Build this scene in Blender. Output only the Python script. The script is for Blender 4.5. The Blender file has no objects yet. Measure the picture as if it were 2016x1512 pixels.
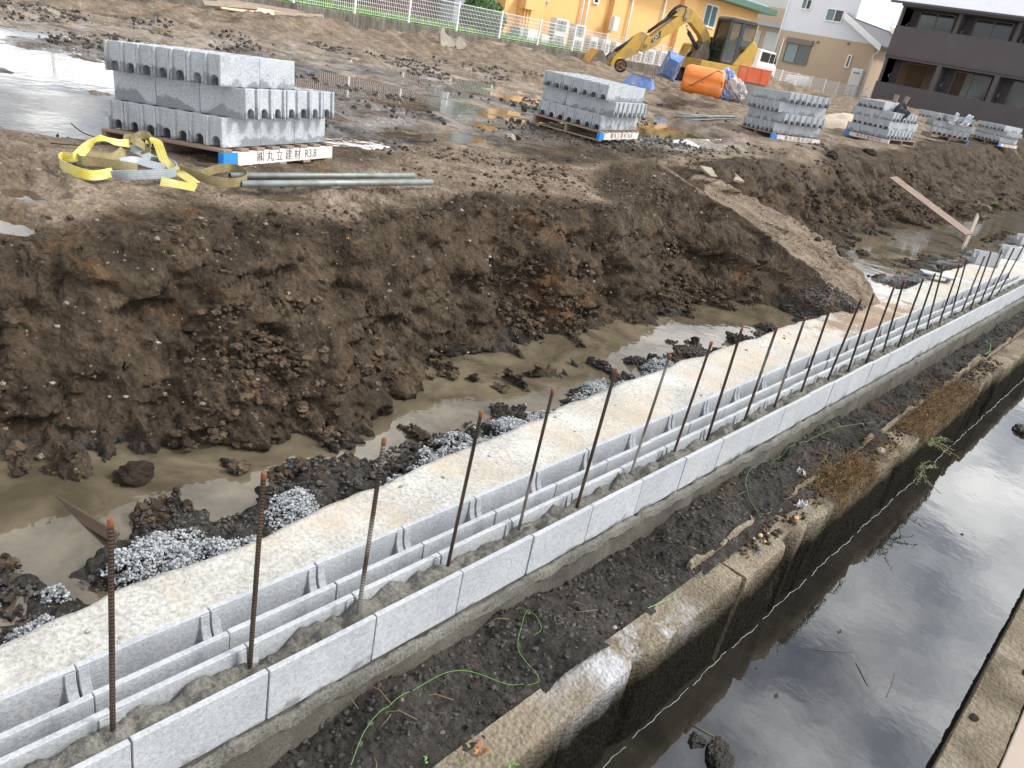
import bpy, bmesh, math, random
import numpy as np
from mathutils import Vector, Matrix
random.seed(7); RNG=np.random.default_rng(7)
SC=bpy.context.scene; COL=SC.collection
# ------------------------------------------------ camera (phone, tilted and rolled), at the origin, Y runs along the canal
F_PX=1530.85; PITCH=math.radians(24.577); ROLL=math.radians(-11.2575); AZ=math.radians(-38.663)
def _cam_axes():
    fw=np.array([0,math.cos(PITCH),-math.sin(PITCH)]); rt=np.array([1.,0,0]); up=np.cross(rt,fw)
    c,s=math.cos(ROLL),math.sin(ROLL); R0=c*rt-s*up; U0=s*rt+c*up
    Rz=np.array([[math.cos(AZ),math.sin(AZ),0],[-math.sin(AZ),math.cos(AZ),0],[0,0,1]])
    return Rz@R0,Rz@U0,Rz@fw
CR,CU,CF=_cam_axes()
cam_data=bpy.data.cameras.new('camera'); cam=bpy.data.objects.new('camera',cam_data); COL.objects.link(cam)
cam.matrix_world=Matrix(((CR[0],CU[0],-CF[0],0),(CR[1],CU[1],-CF[1],0),(CR[2],CU[2],-CF[2],0),(0,0,0,1)))
cam_data.sensor_width=36; cam_data.lens=F_PX/2016*36; cam_data.clip_start=.02; cam_data.clip_end=600
SC.camera=cam
def ray(px,py): return CF+((px-1008)*CR-(py-756)*CU)/F_PX
def at_z(px,py,z): d=ray(px,py); return d*(z/d[2])
def at_x(px,py,x): d=ray(px,py); return d*(x/d[0])
def at_y(px,py,y): d=ray(px,py); return d*(y/d[1])
def at_plane(px,py,p,n):
    d=ray(px,py); p=np.array(p,float); n=np.array(n,float); return d*((p@n)/(d@n))
# ------------------------------------------------ world, sun, exposure
SUN_EL,SUN_AZ=math.radians(46),math.radians(42)   # azimuth measured from +Y towards +X
w=bpy.data.worlds.new('World'); SC.world=w; w.use_nodes=True
nt=w.node_tree; nt.nodes.clear(); N=nt.nodes.new; Lk=nt.links.new
out=N('ShaderNodeOutputWorld'); bg=N('ShaderNodeBackground'); sky=N('ShaderNodeTexSky'); sky.sky_type='NISHITA'; sky.sun_disc=False
sky.sun_elevation=SUN_EL; sky.sun_rotation=SUN_AZ
tc=N('ShaderNodeTexCoord'); sep=N('ShaderNodeSeparateXYZ'); Lk(tc.outputs['Generated'],sep.inputs[0])
def wm(op,a,b):
    m=N('ShaderNodeMath'); m.operation=op
    for i,v in enumerate((a,b)):
        if isinstance(v,(int,float)): m.inputs[i].default_value=v
        else: Lk(v,m.inputs[i])
    return m.outputs[0]
zz=wm('ADD',wm('MAXIMUM',sep.outputs[2],0.0),0.22)
cx=wm('DIVIDE',sep.outputs[0],zz); cy=wm('DIVIDE',sep.outputs[1],zz)
cmb=N('ShaderNodeCombineXYZ'); Lk(cx,cmb.inputs[0]); Lk(cy,cmb.inputs[1])
n1=N('ShaderNodeTexNoise'); n1.inputs['Scale'].default_value=1.15; n1.inputs['Detail'].default_value=7; n1.inputs['Roughness'].default_value=.55
Lk(cmb.outputs[0],n1.inputs['Vector'])
rmp=N('ShaderNodeValToRGB'); rmp.color_ramp.elements[0].position=.36; rmp.color_ramp.elements[1].position=.56; Lk(n1.outputs[0],rmp.inputs[0])
n2=N('ShaderNodeTexNoise'); n2.inputs['Scale'].default_value=2.3; n2.inputs['Detail'].default_value=5; Lk(cmb.outputs[0],n2.inputs['Vector'])
cr=N('ShaderNodeValToRGB'); cr.color_ramp.elements[0].position=.36; cr.color_ramp.elements[0].color=(.85,.95,1.1,1); cr.color_ramp.elements[1].position=.62; cr.color_ramp.elements[1].color=(2.9,2.9,2.87,1)
Lk(n2.outputs[0],cr.inputs[0])
sk=N('ShaderNodeVectorMath'); sk.operation='SCALE'; sk.inputs[3].default_value=.12; Lk(sky.outputs[0],sk.inputs[0])
dt=N('ShaderNodeVectorMath'); dt.operation='DOT_PRODUCT'; Lk(tc.outputs['Generated'],dt.inputs[0]); dt.inputs[1].default_value=(math.sin(SUN_AZ)*math.cos(SUN_EL),math.cos(SUN_AZ)*math.cos(SUN_EL),math.sin(SUN_EL))
gl=wm('ADD',wm('MULTIPLY',wm('POWER',wm('SUBTRACT',1.0,wm('MAXIMUM',sep.outputs[2],0.0)),5.0),1.25),wm('ADD',wm('MULTIPLY',wm('POWER',wm('MAXIMUM',dt.outputs['Value'],0.0),3.0),1.6),0.78))   # thin cloud glows round the hidden sun
cg=N('ShaderNodeVectorMath'); cg.operation='SCALE'; Lk(cr.outputs[0],cg.inputs[0]); Lk(gl,cg.inputs[3])
mx=N('ShaderNodeMix'); mx.data_type='RGBA'; Lk(rmp.outputs[0],mx.inputs[0]); Lk(sk.outputs[0],mx.inputs[6]); Lk(cg.outputs[0],mx.inputs[7])
Lk(mx.outputs[2],bg.inputs[0]); bg.inputs[1].default_value=.82; Lk(bg.outputs[0],out.inputs[0])
sl=bpy.data.lights.new('sun','SUN'); sl.energy=3.4; sl.angle=math.radians(10); sl.color=(1,.96,.9)
so=bpy.data.objects.new('sun',sl); COL.objects.link(so)
sd=Vector((math.sin(SUN_AZ)*math.cos(SUN_EL),math.cos(SUN_AZ)*math.cos(SUN_EL),math.sin(SUN_EL)))
so.rotation_euler=sd.to_track_quat('Z','Y').to_euler(); so.location=(5,0,20)
SC.view_settings.view_transform='Standard'; SC.view_settings.look='None'; SC.view_settings.exposure=0.05; SC.view_settings.gamma=1
SC.cycles.max_bounces=6; SC.cycles.diffuse_bounces=3; SC.cycles.glossy_bounces=3; SC.cycles.transmission_bounces=4; SC.cycles.transparent_max_bounces=8
# ------------------------------------------------ materials
def srgb(r,g,b):
    f=lambda c:(c/255/12.92) if c/255<=.04045 else ((c/255+.055)/1.055)**2.4
    return (f(r),f(g),f(b),1)
class Mat:
    def __init__(s,name,col=(.5,.5,.5,1),rough=.6,metal=0,spec=.5):
        s.m=bpy.data.materials.new(name); s.m.use_nodes=True; s.nt=s.m.node_tree; s.b=s.nt.nodes['Principled BSDF']
        s.b.inputs['Base Color'].default_value=col if len(col)==4 else (*col,1); s.b.inputs['Roughness'].default_value=rough; s.b.inputs['Metallic'].default_value=metal
        s.b.inputs['Specular IOR Level'].default_value=spec
    def n(s,t,**k):
        n=s.nt.nodes.new(t)
        for a,b in k.items(): setattr(n,a,b)
        return n
    def l(s,a,b): s.nt.links.new(a,b)
    def set(s,sock,v):
        if hasattr(v,'is_linked') or hasattr(v,'links'): s.l(v,sock)
        else: sock.default_value=v
    def coord(s,kind='Object',rand=0):
        if not hasattr(s,'_tc'): s._tc=s.n('ShaderNodeTexCoord')
        if kind=='World':
            g=s.n('ShaderNodeNewGeometry'); return g.outputs['Position']
        o=s._tc.outputs[kind]
        if rand:
            oi=s.n('ShaderNodeObjectInfo'); a=s.n('ShaderNodeVectorMath',operation='ADD'); m=s.n('ShaderNodeMath',operation='MULTIPLY'); s.l(oi.outputs['Random'],m.inputs[0]); m.inputs[1].default_value=rand
            s.l(o,a.inputs[0]); s.l(m.outputs[0],a.inputs[1]); return a.outputs[0]
        return o
    def noise(s,vec,scale,detail=4,rough=.55,dist=0,stretch=None):
        if stretch:
            mp=s.n('ShaderNodeMapping'); mp.inputs['Scale'].default_value=stretch; s.l(vec,mp.inputs[0]); vec=mp.outputs[0]
        n=s.n('ShaderNodeTexNoise'); n.inputs['Scale'].default_value=scale; n.inputs['Detail'].default_value=detail; n.inputs['Roughness'].default_value=rough; n.inputs['Distortion'].default_value=dist
        s.l(vec,n.inputs['Vector']); return n.outputs[0]
    def vor(s,vec,scale,feat='F1',rand=1):
        n=s.n('ShaderNodeTexVoronoi',feature=feat); n.inputs['Scale'].default_value=scale; n.inputs['Randomness'].default_value=rand; s.l(vec,n.inputs['Vector']); return n
    def ramp(s,fac,stops):
        r=s.n('ShaderNodeValToRGB'); e=r.color_ramp.elements
        while len(e)<len(stops): e.new(.5)
        for x,(p,c) in zip(e,stops):
            x.position=p; x.color=c if not isinstance(c,(int,float)) else (c,c,c,1)
        s.l(fac,r.inputs[0]); return r.outputs[0]
    def mix(s,fac,a,b,mode='MIX'):
        m=s.n('ShaderNodeMix',data_type='RGBA',blend_type=mode)
        s.set(m.inputs[0],fac); s.set(m.inputs[6],a); s.set(m.inputs[7],b); return m.outputs[2]
    def math(s,op,a,b=0.0,clamp=False):
        m=s.n('ShaderNodeMath',operation=op,use_clamp=clamp); s.set(m.inputs[0],a); s.set(m.inputs[1],b); return m.outputs[0]
    def xyz(s,vec):
        n=s.n('ShaderNodeSeparateXYZ'); s.l(vec,n.inputs[0]); return n.outputs
    def attr(s,name):
        a=s.n('ShaderNodeAttribute',attribute_name=name); return a
    def color(s,v): s.set(s.b.inputs['Base Color'],v); return s
    def rough(s,v): s.set(s.b.inputs['Roughness'],v); return s
    def bump(s,h,dist=.01,strength=1,prev=None):
        b=s.n('ShaderNodeBump'); b.inputs['Distance'].default_value=dist; b.inputs['Strength'].default_value=strength; s.l(h,b.inputs['Height'])
        if prev is not None: s.l(prev,b.inputs['Normal'])
        s.l(b.outputs[0],s.b.inputs['Normal']); return b.outputs[0]
def flat_mat(name,col,rough=.6,metal=0,var=.12,scale=6,bump=0,dirt=None,spec=.5):
    m=Mat(name,col,rough,metal,spec); v=m.coord('Object',rand=17)
    n=m.noise(v,scale,6,.6)
    c=m.mix(m.ramp(n,[(.3,0.),(.7,1.)]),tuple(x*(1-var) for x in col[:3])+(1,),tuple(min(1,x*(1+var)) for x in col[:3])+(1,))
    if dirt:
        n2=m.noise(v,scale*.7,7,.65,.3); c=m.mix(m.ramp(n2,[(.5,0.),(.66,.75)]),c,dirt)
    m.color(c)
    if bump: m.bump(m.noise(v,scale*9,4),bump)
    return m.m
# mud ------------------------------------------------------------------
def mud_mat():
    m=Mat('wet_mud',(.1,.08,.06),.8); P=m.coord('World')
    big=m.noise(P,.55,5,.6,.6); mid=m.noise(P,2.6,7,.65,.4); fine=m.noise(P,22,6,.7); grit=m.noise(P,90,3,.7)
    a=m.attr('tint')   # r: light tan  g: black gravel  b: wetness
    sp=m.n('ShaderNodeSeparateColor'); m.l(a.outputs['Color'],sp.inputs[0])
    brown=m.mix(m.ramp(mid,[(.3,0.),(.7,1.)]),(.024,.0175,.0120,1),(.100,.073,.049,1))
    tan=m.mix(m.ramp(mid,[(.3,0.),(.68,1.)]),(.105,.079,.056,1),(.285,.225,.168,1))
    dark=m.mix(m.ramp(mid,[(.3,0.),(.7,1.)]),(.017,.0155,.014,1),(.074,.067,.059,1))
    t=m.math('ADD',sp.outputs[0],m.math('MULTIPLY',m.math('SUBTRACT',big,.5),.9)); t=m.ramp(t,[(.38,0.),(.62,1.)])
    c=m.mix(t,brown,tan)
    d=m.math('ADD',sp.outputs[1],m.math('MULTIPLY',m.math('SUBTRACT',m.noise(P,1.1,6,.65,.5),.5),1.1)); d=m.ramp(d,[(.42,0.),(.6,1.)])
    c=m.mix(d,c,dark)
    c=m.mix(1.0,c,m.ramp(fine,[(.28,.55),(.72,1.45)]),'MULTIPLY'); 
    # embedded small stones, ochre and grey patches
    vs=m.vor(P,26); st=m.ramp(vs.outputs['Distance'],[(.16,1.),(.22,0.)])
    sel=m.n('ShaderNodeSeparateColor'); m.l(vs.outputs['Color'],sel.inputs[0])
    pick=m.ramp(sel.outputs[0],[(.86,0.),(.88,1.)])
    c=m.mix(m.math('MULTIPLY',st,pick),c,m.mix(sel.outputs[1],(.22,.17,.12,1),(.13,.13,.125,1)))
    sm=m.ramp(m.noise(P,3.4,6,.6,1.6),[(.56,0.),(.66,.6)]); c=m.mix(m.math('MULTIPLY',sm,m.math('SUBTRACT',1.0,d)),c,(.125,.092,.062,1))
    och=m.ramp(m.noise(P,1.7,5,.6,1.2),[(.61,0.),(.72,.6)])
    c=m.mix(och,c,(.17,.088,.036,1))
    m.color(c)
    wet=m.math('ADD',sp.outputs[2],m.math('MULTIPLY',m.math('SUBTRACT',m.noise(P,1.9,6,.7,.4),.5),1.5))
    m.l(m.ramp(wet,[(.4,.12),(.7,.55)]),m.b.inputs['Specular IOR Level']); m.rough(m.ramp(wet,[(.35,.85),(.55,.45),(.78,.14)]))
    h=m.math('ADD',m.math('MULTIPLY',fine,1.0),m.math('MULTIPLY',grit,.35))
    dry=m.ramp(wet,[(.5,1.),(.75,.12)]); b=m.bump(h,.03,.9); m.l(dry,b.node.inputs['Strength'])
    vb=m.vor(P,38); b2=m.bump(m.math('MULTIPLY',vb.outputs['Distance'],-1),.012,.7,b); m.l(dry,b2.node.inputs['Strength'])
    return m.m
def clod_mat(name,a,b,rough=.75,spec=.18):
    m=Mat(name,a,rough,0,spec); P=m.coord('World'); at=m.attr('rnd')
    c=m.mix(at.outputs['Fac'],a,b); c=m.mix(1.0,c,m.ramp(m.noise(P,40,5,.7),[(.3,.6),(.7,1.4)]),'MULTIPLY'); m.color(c); m.bump(m.noise(P,120,4,.7),.008,.8); return m.m
def water_mat(name,col,col2,rough=.03,ior=1.4,rip=.0015,sc=6):
    m=Mat(name,col,rough); m.b.inputs['IOR'].default_value=ior; P=m.coord('World')
    n=m.noise(P,1.1,7,.6,2.2); c=m.mix(m.ramp(n,[(.36,0.),(.62,1.)]),col,col2)
    c=m.mix(m.ramp(m.noise(P,9,6,.75,.5),[(.3,.35),(.62,0.)]),c,tuple(x*.45 for x in col[:3])+(1,))
    m.color(c); m.bump(m.noise(P,sc,3,.5),rip,1.0); return m.m
def conc_mat(name,lo,hi,speck=.35,pits=True,wet=None,bump=.004,rough=.85,sc=1.0,rust=None):
    """wet: ('object', z0, amp) darkens the absorbed-water band near the block's foot"""
    m=Mat(name,hi,rough,0,.25); v=m.coord('Object',rand=31); P=v
    n=m.noise(v,4*sc,7,.6); c=m.mix(m.ramp(n,[(.3,0.),(.7,1.)]),lo,hi)
    f=m.noise(v,70*sc,4,.7); c=m.mix(1.0,c,m.ramp(f,[(.3,1-speck),(.62,1+speck*.35)]),'MULTIPLY')
    if pits:
        vo=m.vor(v,95*sc); p=m.ramp(vo.outputs['Distance'],[(.12,1.),(.2,0.)]); sel=m.n('ShaderNodeSeparateColor'); m.l(vo.outputs['Color'],sel.inputs[0])
        c=m.mix(m.math('MULTIPLY',p,m.ramp(sel.outputs[0],[(.7,0.),(.75,.8)])),c,tuple(x*.35 for x in lo[:3])+(1,))
    if name.startswith('pale_footing'):
        W=m.coord('World'); dd=m.n('ShaderNodeVectorMath',operation='DISTANCE'); sc_=m.n('ShaderNodeVectorMath',operation='MULTIPLY'); m.l(W,sc_.inputs[0]); sc_.inputs[1].default_value=(1,.45,0); m.l(sc_.outputs[0],dd.inputs[0]); dd.inputs[1].default_value=(-2.2,3.75,0)
        mk=m.math('SUBTRACT',m.math('MULTIPLY',m.noise(W,5,6,.65),1.3),m.math('MULTIPLY',dd.outputs['Value'],.75)); c=m.mix(m.ramp(mk,[(.28,0.),(.45,.85)]),c,(.20,.13,.075,1))
        c=m.mix(m.ramp(m.noise(W,1.6,7,.7,.8),[(.55,0.),(.72,.5)]),c,(.24,.215,.175,1))
    if rust: c=m.mix(m.ramp(m.noise(v,2.2,6,.6,.4),[(.45,0.),(.72,.75)]),c,rust)
    if wet:
        z=m.xyz(m._tc.outputs['Object'])[2]
        nz=m.noise(v,wet[3] if len(wet)>3 else 7,5,.6,.3)
        q=m.math('ADD',m.math('MULTIPLY',m.math('SUBTRACT',z,wet[0]),-wet[1]),m.math('MULTIPLY',m.math('SUBTRACT',nz,.5),wet[2]))
        k=m.ramp(q,[(.44,0.),(.56,1.)]); c=m.mix(m.math('MULTIPLY',k,.72),c,tuple(x*.42 for x in lo[:3])+(1,)); m.rough(m.mix(k,(rough,)*3+(1,),(.5,.5,.5,1)))
    m.color(c); m.bump(m.math('ADD',f,m.math('MULTIPLY',n,.5)),bump,.8); return m.m
def wood_mat(name,a,b,axis=0,rough=.75):
    m=Mat(name,a,rough); v=m.coord('Object',rand=13); st=[14,14,14]; st[axis]=.9
    g=m.noise(v,2.4,6,.65,.8,stretch=tuple(st)); c=m.mix(m.ramp(g,[(.3,0.),(.7,1.)]),a,b)
    c=m.mix(m.ramp(m.noise(v,3,5,.7),[(.55,0.),(.75,.6)]),c,tuple(x*.4 for x in a[:3])+(1,)); m.color(c); m.bump(g,.004,.6); return m.m
M={}
M['mud']=mud_mat()
M['clod_brown']=clod_mat('brown_clod',(.024,.016,.011,1),(.10,.071,.047,1),.85)
M['clod_tan']=clod_mat('tan_clod',(.045,.032,.021,1),(.17,.125,.085,1),.85)
M['clod_black']=clod_mat('black_gravel',(.022,.020,.018,1),(.088,.081,.072,1),.55)
M['clod_pale']=clod_mat('crushed_pale_concrete',(.25,.262,.272,1),(.44,.46,.475,1),.9,.1)
M['stones']=clod_mat('stone_mix',(.13,.09,.06,1),(.30,.26,.22,1),.8)
M['trench_water']=water_mat('muddy_trench_water',(.070,.056,.036,1),(.155,.128,.086,1),.02,1.6)
M['puddle']=water_mat('puddle_water',(.075,.055,.033,1),(.11,.082,.05,1),.02,2.0)
M['canal_water']=water_mat('canal_water',(.012,.0105,.008,1),(.026,.023,.018,1),.015,2.0,.0012,5)
M['block']=conc_mat('form_block_concrete',(.33,.345,.365,1),(.42,.435,.45,1),.24,wet=(.083,6.,1.9,5))
M['block_stack']=conc_mat('form_block_concrete_rain_soaked',(.32,.34,.36,1),(.43,.45,.47,1),.30,wet=(.14,5.,2.1,6))
M['slab']=conc_mat('pale_footing_concrete',(.35,.34,.312,1),(.52,.51,.478,1),.42,pits=True,bump=.006,sc=.8,rust=(.45,.36,.26,1))
M['footing']=conc_mat('damp_footing_concrete',(.055,.050,.041,1),(.125,.114,.094,1),.3,bump=.008)
M['mortar']=conc_mat('fresh_mortar',(.095,.092,.078,1),(.19,.182,.157,1),.55,pits=False,bump=.012,rough=.6,sc=1.3)
M['steel']=flat_mat('galvanised_steel',(.20,.225,.22,1),.5,.4,.25,8,dirt=(.13,.11,.08,1))
# ------------------------------------------------ object helpers
def tag(o,label=None,cat=None,group=None,kind=None):
    if label: o['label']=label
    if cat: o['category']=cat
    if group: o['group']=group
    if kind: o['kind']=kind
    return o
def empty(name,loc=(0,0,0),rz=0,label=None,cat=None,group=None,kind=None):
    o=bpy.data.objects.new(name,None); o.empty_display_size=.1; COL.objects.link(o); o.location=loc; o.rotation_euler=(0,0,rz); return tag(o,label,cat,group,kind)
def link_mesh(name,me,parent=None,loc=None):
    o=bpy.data.objects.new(name,me); COL.objects.link(o)
    if parent is not None: o.parent=parent
    if loc is not None: o.location=loc
    return o
def npmesh(name,V,Fq,mat,smooth=True,parent=None,attr=None,col=None):
    """fast mesh from arrays; Fq (n,4) or (n,3)"""
    me=bpy.data.meshes.new(name); V=np.asarray(V,np.float32); Fq=np.asarray(Fq,np.int32); k=Fq.shape[1]
    me.vertices.add(len(V)); me.vertices.foreach_set('co',V.ravel()); me.loops.add(Fq.size); me.loops.foreach_set('vertex_index',Fq.ravel())
    me.polygons.add(len(Fq)); me.polygons.foreach_set('loop_start',np.arange(0,Fq.size,k,dtype=np.int32)); me.polygons.foreach_set('loop_total',np.full(len(Fq),k,np.int32))
    me.polygons.foreach_set('use_smooth',np.full(len(Fq),smooth)); me.update(calc_edges=True); me.validate()
    if attr is not None:
        a=me.attributes.new('rnd','FLOAT','POINT'); a.data.foreach_set('value',np.asarray(attr,np.float32))
    if col is not None:
        a=me.color_attributes.new('tint','FLOAT_COLOR','POINT'); a.data.foreach_set('color',np.asarray(col,np.float32).ravel())
    me.materials.append(mat); return link_mesh(name,me,parent)
class MB:
    def __init__(s): s.v=[]; s.f=[]; s.sm=[]
    def add(s,V,Fc,M4=None,smooth=False):
        b=len(s.v)
        for p in V: s.v.append(tuple(M4@Vector(p)) if M4 is not None else tuple(p))
        for q in Fc: s.f.append([b+i for i in q]); s.sm.append(smooth)
        return s
    def box(s,c,d,M4=None,rz=0,taper=None):
        x,y,z=[q/2 for q in d]; V=[(a*x,b*y,e*z) for e in (-1,1) for b in (-1,1) for a in (-1,1)]
        if taper: V=[(a*(taper[0] if e>0 else 1),b*(taper[1] if e>0 else 1),e) for a,b,e in V]
        if rz: cs,sn=math.cos(rz),math.sin(rz); V=[(a*cs-b*sn,a*sn+b*cs,e) for a,b,e in V]
        V=[(a+c[0],b+c[1],e+c[2]) for a,b,e in V]
        return s.add(V,[(0,2,3,1),(4,5,7,6),(0,1,5,4),(2,6,7,3),(0,4,6,2),(1,3,7,5)],M4)
    def prism(s,prof,a0,a1,axis='x',M4=None,smooth=False):
        """profile (list of 2-tuples) extruded along axis between a0 and a1"""
        n=len(prof)
        def P(u,v,t): return {'x':(t,u,v),'y':(u,t,v),'z':(u,v,t)}[axis]
        V=[P(u,v,a0) for u,v in prof]+[P(u,v,a1) for u,v in prof]
        s.add(V,[list(range(n))[::-1],list(range(n,2*n))],M4)
        b=len(s.v)-2*n
        for i in range(n): s.f.append([b+i,b+(i+1)%n,b+n+(i+1)%n,b+n+i]); s.sm.append(smooth)
        return s
    def tube(s,pts,r,n=8,M4=None,cap=True,flat=None):
        pts=[Vector(p) for p in pts]; rs=r if isinstance(r,(list,tuple)) else [r]*len(pts); V=[]; Fc=[]
        pt=None
        for i,p in enumerate(pts):
            t=(pts[min(i+1,len(pts)-1)]-pts[max(i-1,0)]).normalized()
            if pt is None: u=t.orthogonal().normalized()
            else: u=(pt-t*pt.dot(t)); u=u.normalized() if u.length>1e-6 else t.orthogonal().normalized()
            pt=u; w=t.cross(u)
            for k in range(n):
                a=2*math.pi*k/n; V.append(p+(u*math.cos(a)+w*math.sin(a))*rs[i])
        for i in range(len(pts)-1):
            for k in range(n): Fc.append((i*n+k,i*n+(k+1)%n,(i+1)*n+(k+1)%n,(i+1)*n+k))
        s.add(V,Fc,M4,True)
        if cap:
            b=len(s.v)-len(V); s.f.append([b+k for k in range(n)][::-1]); s.f.append([b+(len(pts)-1)*n+k for k in range(n)]); s.sm+= [False,False]
        return s
    def cyl(s,a,b,r,n=16,M4=None,r2=None): return s.tube([a,b],[r,r if r2 is None else r2],n,M4)
    def build(s,name,mat,parent=None,bevel=0,smooth_all=False,segs=1):
        me=bpy.data.meshes.new(name); me.from_pydata(s.v,[],s.f)
        for p,q in zip(me.polygons,s.sm): p.use_smooth=q or smooth_all
        if bevel:
            bm=bmesh.new(); bm.from_mesh(me); bmesh.ops.recalc_face_normals(bm,faces=bm.faces)
            es=[e for e in bm.edges if len(e.link_faces)==2 and e.calc_face_angle(0)>.6]
            bmesh.ops.bevel(bm,geom=es,offset=bevel,segments=segs,affect='EDGES',profile=.5,clamp_overlap=True); bm.to_mesh(me); bm.free()
        else:
            bm=bmesh.new(); bm.from_mesh(me); bmesh.ops.recalc_face_normals(bm,faces=bm.faces); bm.to_mesh(me); bm.free()
        if isinstance(mat,(list,tuple)):
            for q in mat: me.materials.append(q)
        else: me.materials.append(mat)
        return link_mesh(name,me,parent)
def copy_tree(o,parent=None):
    c=o.copy(); COL.objects.link(c); c.parent=parent
    for ch in list(o.children): copy_tree(ch,c)
    return c
# ------------------------------------------------ noise in numpy
def _h(ix,iy,iz,seed):
    h=(ix.astype(np.int64)*374761393+iy.astype(np.int64)*668265263+iz.astype(np.int64)*2147483647+seed*1274126177)&0xffffffff
    h=((h^(h>>13))*1274126177)&0xffffffff; h=(h^(h>>16))&0xffffffff
    return h.astype(np.float64)/4294967295.0
def vnoise(x,y,seed=0):
    ix=np.floor(x);iy=np.floor(y);fx=x-ix;fy=y-iy; ix=ix.astype(np.int64);iy=iy.astype(np.int64);z=np.zeros_like(ix)
    u=fx*fx*fx*(fx*(fx*6-15)+10); v=fy*fy*fy*(fy*(fy*6-15)+10)
    a=_h(ix,iy,z,seed);b=_h(ix+1,iy,z,seed);c=_h(ix,iy+1,z,seed);d=_h(ix+1,iy+1,z,seed)
    return (a*(1-u)+b*u)*(1-v)+(c*(1-u)+d*u)*v-.5
def fbm(x,y,sc,oct=5,seed=0,gain=.5,ridge=False):
    s=0;a=1;f=1/sc
    for i in range(oct):
        n=vnoise(x*f+i*17.3,y*f-i*9.1,seed+i*7)
        if ridge: n=.5-2*np.abs(n)
        s=s+a*n; a*=gain; f*=2.03
    return s
def worley(x,y,sc,seed=0):
    x=x/sc;y=y/sc; ix=np.floor(x).astype(np.int64);iy=np.floor(y).astype(np.int64); z=np.zeros_like(ix)
    f1=np.full(x.shape,9.);r=np.zeros(x.shape)
    for dx in (-1,0,1):
        for dy in (-1,0,1):
            jx=ix+dx;jy=iy+dy; px=jx+_h(jx,jy,z,seed);py=jy+_h(jx,jy,z+1,seed); d=(px-x)**2+(py-y)**2
            k=d<f1; f1=np.where(k,d,f1); r=np.where(k,_h(jx,jy,z+2,seed),r)
    return np.sqrt(f1),r
def sst(a,b,x): t=np.clip((x-a)/(b-a),0,1); return t*t*(3-2*t)
def smax(a,b,k): h=np.clip(.5+.5*(a-b)/k,0,1); return b*(1-h)+a*h+k*h*(1-h)
def facet(x,y,sc,seed,tilt=1.):
    x=x/sc;y=y/sc; ix=np.floor(x).astype(np.int64);iy=np.floor(y).astype(np.int64); z=np.zeros_like(ix)
    f1=np.full(x.shape,9.); H=np.zeros(x.shape)
    for dx in (-1,0,1):
        for dy in (-1,0,1):
            jx=ix+dx;jy=iy+dy; ex_=x-(jx+_h(jx,jy,z,seed));ey_=y-(jy+_h(jx,jy,z+1,seed)); d=ex_*ex_+ey_*ey_; k=d<f1; f1=np.where(k,d,f1)
            H=np.where(k,(_h(jx,jy,z+2,seed)-.5)+tilt*((_h(jx,jy,z+3,seed)-.5)*2*ex_+(_h(jx,jy,z+4,seed)-.5)*2*ey_)-.9*d,H)
    return H
# ------------------------------------------------ site terrain
CY=[-3,-1,1,2,2.5,3,4,5,6,7,7.6,9.6,11,12.6,16,20,25,35,60]
CXC=[-4.0,-4.02,-4.08,-4.18,-4.08,-3.95,-4.22,-3.92,-4.0,-4.25,-4.5,-4.85,-5.0,-5.25,-5.5,-5.8,-6.3,-7.2,-8.5]
CYT=[-3.0, -0.5, 0.0, 0.4, 0.8, 1.2, 1.6, 1.9, 2.2, 2.45, 2.7, 3.0, 3.4, 3.8, 4.2, 4.6, 5.0, 5.4, 5.8, 6.2, 6.6, 7.0, 7.6, 9.6, 11, 12.6, 16, 20, 25, 35, 60]
CXT=[-3.1, -2.379, -2.683, -2.3, -2.3, -2.993, -2.895, -2.708, -2.3, -2.3, -2.668, -2.814, -2.752, -2.3, -2.387, -2.3, -2.3, -2.3, -3.217, -2.412, -2.3, -2.3, -2.9, -3.15, -3.2, -3.2, -3.38, -3.42, -3.35, -3.3, -3.3]
BUMPS=[(-2.42,.25,.34,.34,.16),(-2.55,.62,.22,.16,.09),(-2.62,1.28,.28,.2,.13),(-2.46,1.02,.24,.22,.15),(-2.5,1.62,.2,.26,.17),(-2.72,1.95,.2,.3,.12),(-2.5,2.2,.28,.3,.17),
       (-2.46,2.75,.26,.36,.2),(-2.52,3.35,.3,.4,.22),(-2.60,4.15,.26,.5,.17),(-2.65,5.0,.24,.4,.15),(-2.72,5.75,.22,.3,.10),(-2.68,6.9,.16,.5,.12),(-2.5,7.6,.2,.35,.14),
       (-2.75,11.6,.35,.9,.14),(-2.9,13.6,.5,1.3,.17),(-3.3,12.9,.4,.4,.12),(-2.8,15.5,.4,.8,.12),(-2.9,19,.5,2,.12),(-3.0,1.72,.09,.1,.12),(-3.02,2.35,.2,.12,.1),(-2.85,2.75,.14,.1,.1)]
PUD=[(-7.7,2.2,1.9,.95,.10,.35),(-9.6,3.4,1.5,.8,.10,.3),(-4.93,1.47,.22,.13,.05,.2),(-4.42,1.22,.24,.12,.05,.2),(-6.75,6.15,.34,.75,.06,.1),(-4.62,3.02,.10,.22,.035,0),(-6.35,4.75,.3,.5,.05,.1),
     (-9.1,14.7,.55,.8,.06,.2),(-8.0,12.5,.35,.7,.05,.1),(-7.7,11.6,.3,.8,.05,.1),(-10.8,8.2,.9,.8,.06,.3),(-12.5,6.3,1.4,.5,.07,.4),(-9.0,7.2,.7,.5,.05,.3),(-14.5,9.8,1.5,.4,.06,.5),(-12.,12.2,1.,.6,.05,.4),(-17.0,9.6,1.8,.35,.07,.6)]
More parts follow.
